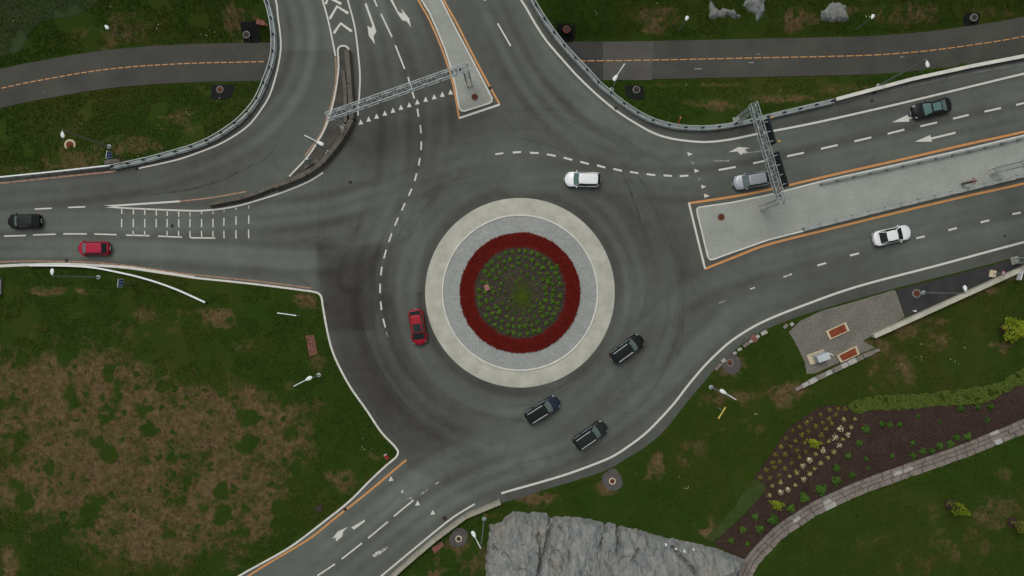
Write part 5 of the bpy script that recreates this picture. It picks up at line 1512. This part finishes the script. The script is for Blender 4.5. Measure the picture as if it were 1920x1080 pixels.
for c in range(3):
    vis = [p for p in WALL if p.x < 78 and p.y > -42]
    N = normals2(vis)
    pts = [p - n * (0.38 * c) for p, n in zip(vis, N)]
    i = 0.0; acc = 0.0
    pp = resample(pts, 0.1); j = random.randint(0, 5)
    while j < len(pp) - 6:
        l = int(random.uniform(11, 19)); e = min(j + l, len(pp) - 1)
        block(pp[j], pp[e], 0.30, wz + 0.46 * c - 0.12, 0.62, 0.47, sw, WALL[0], 0.14 if c == 1 else 0.05); j = e
sw2 = thing('stone_wall', 'short low row of granite blocks along the gravel yard', 'stone wall', tuple(Gs(1490, 731)))
a, b = Gs(1490, 731), Gs(1647, 655)
pp = resample([a, Gs(1530, 709.5), Gs(1600, 676), b], 0.1); j = 0
mesh_n = 0
while j < len(pp) - 3:
    l = int(random.uniform(9, 14)); e = min(j + l, len(pp) - 1)
    q = abs(2 * (j + e) / 2 / len(pp) - 1)
    block(pp[j], pp[e], 0.0, (pp[j].z + pp[e].z) / 2 - 0.1, 0.62 * (1 - 0.5 * q ** 4), 0.5, sw2, a, 0.25); j = e
# kerb stones crumbling along the south-east road edge
t = thing('edge_stones', 'broken row of edge stones along the south-east road edge below the gravel yard', 'edge stones', tuple(Gs(1425, 632)))
o0 = Gs(1425, 632)
for u, v in [(1432, 624), (1420, 631), (1407, 640), (1398, 646), (1386, 655), (1377, 662), (1356, 676), (1349, 684), (1344, 690), (1472, 612), (1484, 608)]:
    p = Gs(u, v); o = obj('stone_block', random.choice(block_cache), None, t, (p.x - o0.x, p.y - o0.y, p.z - o0.z + 0.1)); o.scale = (random.uniform(.4, .9), random.uniform(.3, .5), .35); o.rotation_euler = (0, 0, R(38) + random.uniform(-.3, .3))
p = Gs(1414, 635); o = MB().lathe((0, 0, 0), [(.5, -.2), (.5, .14), (.44, .2), (.02, .21)], 20).build('concrete_disc', MAT['brick'], None, loc=p); tag(o, 'pinkish round concrete cover at the end of the edge stones', 'cover')

# ================================================================== ROCK
def rock(label, uv, zf, rise, mat, step=0.24, amp=1.0, z_at=0.3, lim=99, slope_dir=(0, -1), cracks=(), ext=0.0, name='rock_outcrop', dome=False, jag=0.12):
    w = [G(u, v, z_at) for u, v in uv]
    ring = resample(w + [w[0]], 0.35)[:-1]
    ring = [(q.x + random.uniform(-jag, jag), q.y + random.uniform(-jag, jag)) for q in ring]
    foot = w
    def f(x, y):
        d, _, _ = seg_dist(x, y, ring, True)
        g = zf(x, y)
        yy = -y * 1.0
        top = rise(x, y, d)
        st = sstep(0, 0.55, d)
        a = fbm(x / 0.9 + y * 0.12, y / 2.0, 21, 5) - 0.5
        b = np.abs(fbm(x / 1.8 + y * 0.1, y / 4.0, 33, 4) - 0.5) * 2
        c = fbm(x / 0.45, y / 1.1, 55, 3) - 0.5
        z = g - 0.15 + st * (0.75 * min(amp, 1) + 0.15) + top + amp * st * (0.9 * a - 0.9 * np.maximum(0.16 - b, 0) * 3 + 0.45 * c + 0.30 * (fbm(x / .3, y / .4, 77, 2) - .5))
        for pl, wd, dep in cracks:
            P_ = [(q.x, q.y) for q in GL(pl, 1.0)]
            dc, s_, _ = seg_dist(x, y, P_)
            z -= dep * np.exp(-((dc + 0.25 * (fbm(x / .5, y / .5, 3, 2) - .5)) / wd) ** 2)
        return z
    o = region(name, ring, step, f, MAT[mat])
    o.data.shade_flat()
    return tag(o, label, 'rock')
RK = [(909, 1130), (910, 1047), (914, 1010), (917, 983), (930, 981), (940, 979), (947, 970), (960, 959), (975, 957), (987, 962), (1005, 960), (1025, 961), (1035, 968), (1045, 968), (1080, 970), (1110, 974), (1135, 979), (1160, 982), (1185, 990), (1210, 997), (1247, 1007), (1297, 1015), (1335, 1025), (1357, 1031), (1378, 1038), (1396, 1046), (1392, 1060), (1380, 1076), (1365, 1110), (1345, 1170), (1320, 1260), (900, 1260)]
CR = lambda p: Q((960, 810), 4, p)
rock('large jagged grey rock face rising at the bottom of the picture', RK, zC, lambda x, y, d: 0.62 * np.maximum(0, np.minimum(d, 14)) , 'rock', 0.23, 1.0, 0.35,
     cracks=((CR([(285, 610), (300, 700), (265, 790), (235, 880), (200, 960), (180, 1030)]), 0.22, 1.1), (CR([(200, 760), (215, 860), (200, 990)]), 0.18, 1.0), (CR([(700, 680), (705, 760)]), 0.12, 1.0), (CR([(800, 690), (795, 800), (780, 870)]), 0.22, 1.4), (CR([(670, 790), (655, 860)]), 0.12, 0.8), (CR([(940, 870), (880, 940)]), 0.12, 0.8), (CR([(1200, 860), (1280, 940), (1350, 1010), (1370, 1080)]), 0.16, 1.2)))
K = lambda p: Q((1300, 0), 6, p)
rock('grey rock slab cluster in the grass at the top, left part', K([(130, -60), (180, 30), (170, 130), (210, 220), (250, 215), (300, 200), (370, 200), (430, 170), (500, 205), (570, 205), (560, 150), (470, 80), (380, 60), (330, 80), (270, 60), (230, 20), (230, -60)]), zB, lambda x, y, d: 0.18 * np.minimum(d, 1.2), 'rock_cool', 0.14, 0.5, -1.6, jag=0.2)
rock('pale grey rock slab in the grass at the top, above the path', K([(550, -60), (560, 60), (610, 130), (680, 150), (725, 165), (705, 240), (740, 240), (790, 180), (830, 130), (825, 20), (830, -60)]), zB, lambda x, y, d: 0.22 * np.minimum(d, 1.6), 'rock_cool', 0.14, 0.55, -1.6, jag=0.2)
rock('pale grey domed boulder in the grass at the upper right', K([(1440, 180), (1430, 120), (1500, 60), (1560, -10), (1620, 20), (1730, 40), (1750, 100), (1800, 160), (1790, 200), (1690, 240), (1600, 225), (1490, 225)]), zB, lambda x, y, d: 0.2 * np.minimum(d, 1.8), 'rock_cool', 0.14, 0.5, -1.6, jag=0.22)
p = ring_c + Vector(((365 - 540) / 2.842 * S, -(510 - 537) / 2.842 * S, 0))
me = block_mesh(11); me.materials.append(MAT['pink_stone']); o = obj('boulder', me, None, None, (p.x, p.y, 1.0)); o.scale = (.65, .75, .55); o.rotation_euler = (.2, .1, .4); tag(o, 'small pink stone among the shrubs of the central island', 'stone')

# small white floodlights along the rock edge
for k, (u, v) in enumerate(((1245, 1012), (1263, 1021), (1279, 1024), (1296, 1022))):
    p = Gs(u, v + 2); t = thing('floodlight', ['first', 'second', 'third', 'fourth'][k] + ' tiny white floodlight from the left on the rock edge', 'floodlight', (p.x, p.y, p.z + .4))
    MB().tube((0, 0, -.4), (0, 0, .75), .035, n=6).build('stake', MAT['pole'], t)
    MB().tube((0, .05, .72), (.05, -.25 if k % 2 == 0 else -.05, .95), .10, .13, 10).build('lamp_housing', MAT['lamp_white'], t)
t = thing('red_marker', 'small red and white marker lying in the grass at the south corner kerb', 'marker', tuple(gz(724, 857, zD)), R(-55))
MB().box((0, 0, .12), (.75, .16, .14)).build('red_bar', MAT['sign_red'], t); MB().box((0.05, .22, .11), (.6, .12, .12)).build('red_bar', MAT['sign_red'], t); MB().box((-.32, .1, .13), (.1, .4, .15)).build('white_end', MAT['sign_white'], t)
# ================================================================== PLANTS
def clump(name, n, r, h, leaf, mat, seed, flat=0.5, spike=0.0, leaf2=None, n2=0, up=0.25, core=True):
    """a mound of many small leaf faces filling a dome"""
    g = np.random.default_rng(seed)
    vs, fs, mi = [], [], []
    tot = n + n2
    for i in range(tot):
        th = g.uniform(0, 2 * math.pi); cz = g.uniform(0.0, 1.0); rr = g.uniform(0.45, 1.0) ** 0.5
        lob = 1 + 0.22 * math.sin(3 * th + seed) + 0.15 * math.sin(5 * th + 2 * seed)
        s = math.sqrt(1 - cz * cz)
        c = np.array([r * lob * rr * s * math.cos(th), r * lob * rr * s * math.sin(th), h * (0.1 + 0.9 * cz * rr)])
        if i >= n: c[2] = h * (0.75 + 0.35 * cz); 
        nrm = np.array([math.cos(th) * s, math.sin(th) * s, cz + up]) + g.normal(0, 0.35, 3); nrm /= np.linalg.norm(nrm)
        a = np.cross(nrm, g.normal(0, 1, 3)); a /= np.linalg.norm(a); b = np.cross(nrm, a)
        l = leaf * g.uniform(0.7, 1.3); wd = l * g.uniform(0.4, 0.65)
        k = len(vs)
        vs += [tuple(c - a * l * .5), tuple(c + b * wd * .5 + nrm * l * .08), tuple(c + a * l * .5), tuple(c - b * wd * .5 + nrm * l * .08)]
        fs.append((k, k + 1, k + 2, k + 3)); mi.append(0 if i < n else 1)
    me = bpy.data.meshes.new(name); me.from_pydata(vs, [], fs); me.update()
    me.materials.append(MAT[mat])
    if leaf2: me.materials.append(MAT[leaf2]); me.polygons.foreach_set('material_index', mi)
    return me
def plant(name, me, p, s, label, group, cat='shrub'):
    o = obj(name, me, None, None, p); o.scale = (s, s, s * random.uniform(.85, 1.1)); o.rotation_euler = (0, 0, random.uniform(0, 6.28))
    return tag(o, label, cat, group)
GREEN = [clump('island_shrub', 90, 0.30, 0.42, 0.14, 'leaf_green', 100 + k) for k in range(4)]
PL = [(463, 325), (500, 318), (535, 312), (568, 318), (600, 325), (638, 338), (532, 350), (568, 350), (490, 360), (460, 373), (430, 352), (422, 398), (535, 382), (575, 396), (610, 410), (632, 385), (692, 384), (660, 405), (710, 408), (397, 420), (372, 395), (355, 424), (437, 432), (465, 408), (502, 398), (497, 440), (545, 428), (578, 443), (642, 435), (682, 437), (730, 430), (377, 447), (410, 460), (466, 460), (440, 490), (540, 462), (610, 462), (660, 465), (695, 460), (630, 492), (750, 490), (385, 510), (322, 522), (430, 520), (398, 533), (355, 535), (325, 562), (362, 580), (393, 572), (425, 550), (330, 598), (375, 618), (415, 610), (447, 592), (395, 648), (433, 637), (472, 620), (500, 600), (358, 657), (417, 668), (445, 690), (472, 662), (503, 678), (410, 706), (440, 726), (478, 710), (507, 712), (380, 686), (475, 745), (508, 750), (540, 718), (540, 680), (541, 757), (570, 715), (582, 680), (580, 750), (602, 708), (615, 663), (632, 692), (612, 740), (640, 735), (645, 637), (660, 615), (682, 650), (700, 620), (680, 697), (720, 650), (708, 680), (612, 610), (632, 573), (675, 577), (712, 583), (715, 550), (677, 540), (718, 523), (673, 512), (710, 492), (738, 590), (752, 555), (735, 620), (512, 640), (560, 650), (590, 635), (365, 485), (340, 480), (392, 375), (605, 365), (668, 360), (745, 460), (735, 400), (660, 660), (650, 595), (480, 580), (460, 530), (690, 480), (520, 480)]
for x, y in PL:
    dx, dy = (x - 540) / 2.842 * S, -(y - 537) / 2.842 * S
    r = math.hypot(dx, dy); far = r > 3.2
    plant('island_shrub', random.choice(GREEN), (ring_c.x + dx, ring_c.y + dy, ztop(r)), random.uniform(.85, 1.15) * (1.0 if far else .72), 'small rounded green shrub in the outer rings of the central island bed' if far else 'smaller green shrub near the weedy middle of the central island', 'shrubs in the outer rings of the central island' if far else 'small shrubs near the middle of the central island')
# red ground cover, meadow centre
def leaves_mesh(name, P_, size, mat, seed, tilt=0.5, asp=0.55):
    g = np.random.default_rng(seed); n = len(P_)
    nr = np.stack([g.normal(0, tilt, n), g.normal(0, tilt, n), np.ones(n)], 1); nr /= np.linalg.norm(nr, axis=1)[:, None]
    a = np.cross(nr, g.normal(0, 1, (n, 3))); a /= np.linalg.norm(a, axis=1)[:, None]; b = np.cross(nr, a)
    l = (size * g.uniform(.6, 1.4, n))[:, None]
    V = np.stack([P_ - a * l * .5, P_ + b * l * asp * .5, P_ + a * l * .5, P_ - b * l * asp * .5], 1).reshape(-1, 3)
    me = bpy.data.meshes.new(name)
    me.vertices.add(4 * n); me.vertices.foreach_set('co', V.ravel().astype(np.float32))
    me.loops.add(4 * n); me.loops.foreach_set('vertex_index', np.arange(4 * n, dtype=np.int32))
    me.polygons.add(n); me.polygons.foreach_set('loop_start', np.arange(0, 4 * n, 4, dtype=np.int32)); me.polygons.foreach_set('loop_total', np.full(n, 4, dtype=np.int32))
    me.update(); me.validate()
    me.materials.append(MAT[mat]); return me
n = 26000
th = rng.uniform(0, 2 * math.pi, n); q = rng.uniform(0, 1, n)
rag = 0.16 * (vnoise(th * 30, th * 0, 5) - .4) + 0.10 * (vnoise(th * 90, th * 0 + 3, 8) - .5)
rout = 7.88 + rag; rin = 5.85 + 0.9 * (fbm(th * 9, th * 0, 15, 3) - .5)
r = np.sqrt(rin ** 2 + (rout ** 2 - rin ** 2) * q)
keep = rng.uniform(0, 1, n) < np.clip((r - rin) / 0.8, 0.12, 1)
th, r = th[keep], r[keep]
zz = 0.35 + 0.55 * (1 - np.minimum(r / 7.9, 1) ** 2) + rng.uniform(0.02, 0.20, r.size)
o = obj('red_ground_cover', leaves_mesh('red_ground_cover', np.stack([ring_c.x + r * np.cos(th), ring_c.y + r * np.sin(th), zz], 1), 0.15, 'leaf_red', 3, 0.6), None)
tag(o, 'dense dark red ground cover ring around the central island shrubs', 'ground cover', kind='stuff')
n = 5000
th = rng.uniform(0, 2 * math.pi, n); r = np.abs(rng.normal(0, 1.15, n)); r = r[r < 3.6]; th = th[:r.size]
dx = 0.25 + r * np.cos(th) * 0.9; dy = -0.45 + r * np.sin(th) * 1.15; rr = np.hypot(dx, dy)
o = obj('meadow_patch', leaves_mesh('meadow_patch', np.stack([ring_c.x + dx, ring_c.y + dy, 0.36 + 0.55 * (1 - (rr / 7.9) ** 2) + rng.uniform(0.02, .25, r.size)], 1), 0.13, 'leaf_center', 4, 0.9, 0.35), None)
tag(o, 'loose light green weeds at the very centre of the island', 'weeds', kind='stuff')
# the planting bed
B = lambda x, y: Gs(1340 + x / 3.6, 740 + y / 3.6)
OL = [clump('low_shrub', 70, 0.30, 0.30, 0.13, 'leaf_olive', 200 + k) for k in range(3)]
for x, y in [(775, 100), (832, 95), (878, 95), (712, 135), (812, 135), (652, 163), (768, 162), (725, 190), (786, 195), (618, 187), (680, 210), (572, 217), (750, 230), (523, 243), (630, 247), (585, 270), (716, 270), (480, 293), (545, 308), (606, 325), (447, 350), (512, 350), (553, 375), (612, 383), (410, 402), (475, 402), (567, 420), (390, 458), (437, 452), (518, 460), (403, 490), (345, 505), (470, 497), (432, 540), (307, 556), (370, 560)]:
    p = B(x, y); plant('low_shrub', random.choice(OL), (p.x, p.y, p.z + .08), random.uniform(.85, 1.2), 'small olive yellow mound shrub in the upper left of the mulch bed', 'olive shrubs in the mulch bed')
WH = [clump('flowering_shrub', 50, 0.36, 0.42, 0.14, 'leaf_olive', 300 + k, leaf2='petal', n2=55) for k in range(3)] + [clump('flowering_shrub', 60, 0.34, 0.4, 0.14, 'leaf_olive', 310 + k, leaf2='petal_y', n2=40) for k in range(2)]
for x, y, k in [(865, 165, 1), (940, 162, 1), (840, 228, 0), (915, 218, 1), (893, 267, 0), (803, 282, 0), (860, 300, 1), (765, 312, 1), (834, 335, 0), (796, 383, 1), (728, 375, 0), (677, 398, 1), (760, 423, 1), (633, 438, 0), (710, 458, 1), (590, 478, 0), (668, 497, 1), (548, 522, 1), (635, 530, 1), (500, 547, 1), (595, 568, 0), (440, 588, 1), (385, 612, 1), (540, 608, 1), (488, 637, 0), (440, 655, 0), (365, 675, 1)]:
    p = B(x, y); plant('flowering_shrub', random.choice(WH[:3] if k == 0 else WH[3:]), (p.x, p.y, p.z + .08), random.uniform(.95, 1.25) if k == 0 else random.uniform(.8, 1.05), 'cream white flowering shrub in the diagonal band across the mulch bed' if k == 0 else 'pale yellow flowering shrub in the diagonal band across the mulch bed', 'white flowering shrubs' if k == 0 else 'pale yellow flowering shrubs')
DK = [clump('leafy_shrub', 130, 0.52, 0.6, 0.24, 'leaf_dark', 400 + k) for k in range(3)]
LM = [clump('lime_bush', 260, 0.75, 0.9, 0.22, 'leaf_lime', 420 + k) for k in range(2)]
ds = [(968, 325, .9), (1010, 232, .8), (898, 410, .8), (1018, 430, .6), (1038, 495, .5), (820, 492, 1), (925, 542, .9), (815, 578, 1.25), (712, 637, 1.45), (600, 693, 1.3), (510, 765, 1.1), (390, 840, 1.3), (270, 820, .9), (300, 905, 1.1), (187, 908, .9), (110, 982, .8), (215, 1005, .7)]
ds = [(1340 + x / 3.6, 740 + y / 3.6, s) for x, y, s in ds] + [(1711, 854, .8), (1729, 845, .9), (1746, 845, .8), (1760, 835, .9), (1780, 832, 1), (1792, 820, .9), (1812, 818, 1), (1710, 830, .6), (1672, 855, .6), (1652, 795, .8), (1667, 796, .8), (1685, 795, .7), (1622, 804, 1), (1832, 764, .8), (1850, 786, .7), (1856, 761, .9), (1799, 766, .9), (1720, 780, .5), (1760, 790, .5)]
for u, v, s in ds:
    p = Gs(u, v); plant('leafy_shrub', random.choice(DK), (p.x, p.y, p.z + .08), s, 'dark green leafy shrub in the left half of the mulch bed' if u < 1640 else 'dark green leafy shrub in the bare right half of the mulch bed', 'dark green shrubs, left half of the mulch bed' if u < 1640 else 'dark green shrubs, right half of the mulch bed')
for x, y, s, lb in ((665, 325, 1.0, 'bright lime green bush amid the olive shrubs of the mulch bed'), (415, 740, 1.0, 'bright lime green bush near the lower left end of the mulch bed')):
    p = B(x, y); o = plant('lime_bush', LM[0], (p.x, p.y, p.z + .08), s, lb, None); o.scale = (1.25 * s, .85 * s, s); o.rotation_euler = (0, 0, R(-28))
# light green hedge band above the bed
HB = [(1587, 761), (1615, 746), (1677, 740), (1740, 737), (1815, 727), (1865, 720), (1902, 700), (1960, 672), (1960, 710), (1902, 726), (1840, 756), (1765, 760), (1690, 767), (1630, 770), (1602, 775)]
hb = [(p.x, p.y) for p in smooth_line([Gs(u, v) for u, v in HB + [HB[0]]], 0.6)]
n = 60000
hx = rng.uniform(min(p[0] for p in hb), max(p[0] for p in hb), n); hy = rng.uniform(min(p[1] for p in hb), max(p[1] for p in hb), n)
m = pip(hx + .25 * (vnoise(hx * 2, hy * 2, 3) - .5), hy + .3 * (vnoise(hx * 2, hy * 2, 4) - .5), hb) & (fbm(hx / .8, hy / .8, 45, 2) > 0.3); hx, hy = hx[m], hy[m]
o = obj('hedge_band', leaves_mesh('hedge_band', np.stack([hx, hy, zC(hx, hy) + rng.uniform(.03, .22, hx.size) * (0.5 + fbm(hx / 1.2, hy / 1.2, 7, 3))], 1), 0.16, 'leaf_hedge', 6, 0.7), None)
tag(o, 'continuous light green ground cover band along the upper edge of the mulch bed', 'ground cover', kind='stuff')
# young trees on the upper lawn
def tree(label, u, v, h, r, z0, mat, n, lean=(0, 0), leaf=0.2, narrow=False):
    p = Gs(u, v)
    t = thing('young_tree', label, 'tree', tuple(p))
    m_ = MB(); m_.tube((0, 0, -.1), (lean[0] * .5, lean[1] * .5, h * .5), 0.07, .05, 8); m_.tube((lean[0] * .5, lean[1] * .5, h * .5), (lean[0], lean[1], h * .92), .05, .015, 8)
    g = random.Random(int(u))
    for i in range(9):
        zz = h * (0.3 + .06 * i); th = i * 2.4; L = r * .8
        m_.tube((lean[0] * zz / h, lean[1] * zz / h, zz), (lean[0] * zz / h + L * math.cos(th), lean[1] * zz / h + L * math.sin(th), zz + .35 * L), .025, .008, 5)
    m_.build('trunk', MAT['bark'], t)
    gg = np.random.default_rng(int(u)); P_ = []
    for i in range(n):
        q = gg.uniform(0, 1) ** .8; th = gg.uniform(0, 2 * math.pi)
        env = (math.sin(math.pi * min(1, q * .9 + .12)) ** .7) if not narrow else (1 - q) ** .7 * .9 + .12
        lob = 1 + .25 * math.sin(3 * th + 4 * q) + .15 * math.sin(7 * th)
        rr = r * env * lob * gg.uniform(.35, 1) ** .5
        zz = z0 + (h - z0) * q
        P_.append((lean[0] * zz / h + rr * math.cos(th), lean[1] * zz / h + rr * math.sin(th), zz))
    obj('crown', leaves_mesh('crown', np.array(P_), leaf, mat, int(v), .8), None, t)
    m2 = MB().lathe((0, 0, 0), [(.75, -.12), (.72, .06), (.3, .10), (.02, .1)], 16).build('mulch_ring', MAT['mulch'], t)
    return t
tree('round-crowned lime green young tree at the right edge beside the apron wall lawn', 1884, 617, 3.6, 1.45, 0.9, 'leaf_lime', 1300, leaf=.22)
tree('narrow yellow-green young tree alone on the lower right lawn', 1781, 946, 4.2, 0.85, 0.9, 'leaf_lime', 800, narrow=True, leaf=.18)
tree('narrow olive young tree at the lower right picture edge', 1898, 980, 3.8, 0.8, 0.9, 'leaf_olive', 600, narrow=True, leaf=.18)

rg = region('rough_meadow', [(q.x, q.y) for q in smooth_line([gz(u, v, zA) for u, v in [(-300, -200), (160, -200), (185, -20), (150, 25), (80, 40), (52, 70), (38, 95), (-10, 108), (-300, 170), (-300, -200)]], .8)[:-1]], 0.7, lambda x, y: zA(x, y) + 0.03, mottled('grey_green_meadow', C(38, 52, 24), C(52, 64, 36), 0.35, 5, .95, 0, .5, .06, .4)); tag(rg, kind='structure')  # rough grass patch in a greyer green than the lawn
# ================================================================== GRASS TUFTS AND WILD FLOWERS
def tufts(name, label, poly_w, zf, n, seed, dryf, exclude=()):
    g = np.random.default_rng(seed)
    xs = np.array([p[0] for p in poly_w]); ys = np.array([p[1] for p in poly_w])
    x = g.uniform(max(xs.min(), -72), min(xs.max(), 72), n); y = g.uniform(max(ys.min(), -41), min(ys.max(), 43), n)
    m = pip(x, y, [(p[0], p[1]) for p in poly_w])
    x, y = x[m], y[m]
    d, _, _ = seg_dist(x, y, [(p[0], p[1]) for p in poly_w], True); k = d > 0.35; x, y = x[k], y[k]
    for e in exclude:
        k = ~pip(x, y, e); x, y = x[k], y[k]
    dr = dryf(x, y)
    k = g.uniform(0, 1, x.size) > dr * 0.85; x, y = x[k], y[k]
    dens = fbm(x / 3.0, y / 3.0, seed, 3); k = dens > 0.36; x, y = x[k], y[k]
    z = zf(x, y)
    nb = 3
    X = np.repeat(x, nb); Y = np.repeat(y, nb); Z = np.repeat(z, nb); nn = X.size
    th = g.uniform(0, 2 * math.pi, nn); hh = g.uniform(.06, .22, nn); ln = g.uniform(.05, .22, nn); w = g.uniform(.02, .05, nn)
    bx = X + g.normal(0, .05, nn); by = Y + g.normal(0, .05, nn)
    c, s = np.cos(th), np.sin(th)
    V = np.stack([np.stack([bx - s * w, by + c * w, Z - .02], 1), np.stack([bx + s * w, by - c * w, Z - .02], 1), np.stack([bx + c * ln, by + s * ln, Z + hh], 1)], 1).reshape(-1, 3)
    me = bpy.data.meshes.new(name)
    me.vertices.add(3 * nn); me.vertices.foreach_set('co', V.ravel().astype(np.float32))
    me.loops.add(3 * nn); me.loops.foreach_set('vertex_index', np.arange(3 * nn, dtype=np.int32))
    me.polygons.add(nn); me.polygons.foreach_set('loop_start', np.arange(0, 3 * nn, 3, dtype=np.int32)); me.polygons.foreach_set('loop_total', np.full(nn, 3, dtype=np.int32))
    me.update(); me.validate()
    o = obj(name, me, MAT['grass_blade'])
    return tag(o, label, 'grass', kind='stuff')
def blade_mat():
    m, nt, b = nmat('grass_blades')
    p = posn(nt)
    t = mathn(nt, 'ADD', mathn(nt, 'MULTIPLY', noise_node(nt, 0.06, 4, .6, p), .5), mathn(nt, 'MULTIPLY', noise_node(nt, 4.0, 3, .7, p), .5))
    nt.links.new(ramp(nt, t, [(0.32, C(36, 56, 13)), (0.5, C(50, 65, 18)), (0.66, C(60, 66, 26)), (.78, C(80, 74, 40))]), b.inputs['Base Color'])
    b.inputs['Roughness'].default_value = .9; b.inputs['Specular IOR Level'].default_value = .1
    return m
MAT['grass_blade'] = blade_mat()
path_poly = [(p.x, p.y + PATH_HW + .2) for p in PATH_C] + [(p.x, p.y - PATH_HW - .2) for p in PATH_C[::-1]]
W2 = lambda pts: [(p.x, p.y) for p in [Gs(u, v) for u, v in pts]]
exC = [W2(LOT), W2(APR), W2(BED), W2(HB), W2(RK), W2([(1430, 1060), (1440, 1030), (1540, 957), (1665, 906), (1840, 845), (1930, 810), (1930, 770), (1600, 900), (1400, 1030)])]
tufts('grass_tufts', 'short grass tufts on the sunken north-west lawn', sEA + [G(-100, -420), G(-480, -420)], zA, 60000, 1, DRY_A, [path_poly])
tufts('grass_tufts', 'short grass tufts on the sunken north-east lawn', sEB + [G(2360, -420), G(1100, -420)], zB, 60000, 2, DRY_B, [path_poly])
tufts('grass_tufts', 'short grass tufts on the south-west lawn', sED + [G(-480, 560), G(-480, 1400), G(150, 1400)], zD, 60000, 3, DRY_D)
tufts('grass_tufts', 'short grass tufts on the south-east lawns', sEC + [G(500, 1400), G(2420, 1400)], zC, 80000, 4, DRY_C, exC)
fl = []
for lo, hi, f, reg in (((960, 0), (1900, 70), zB, sEB), ((1150, 150), (1560, 232), zB, sEB), ((0, 5), (480, 95), zA, sEA), ((60, 170), (460, 300), zA, sEA), ((1180, 760), (1420, 960), zC, sEC), ((560, 700), (720, 900), zD, sED), ((1700, 640), (1900, 700), zC, sEC)):
    for _ in range(7):
        u, v = random.uniform(lo[0], hi[0]), random.uniform(lo[1], hi[1])
        p = gz(u, v, f)
        if pip(np.array([p.x]), np.array([p.y]), [(q.x, q.y) for q in road_poly])[0]: continue
        for _ in range(random.choice((1, 1, 2, 4))): fl.append((p.x + random.gauss(0, .25), p.y + random.gauss(0, .25), p.z + random.uniform(.1, .25)))
o = obj('wild_flowers', leaves_mesh('wild_flowers', np.array(fl), 0.11, 'petal', 9, .3, .9), None); tag(o, 'scattered tiny white wild flowers on the lawns', 'wild flowers', kind='stuff')
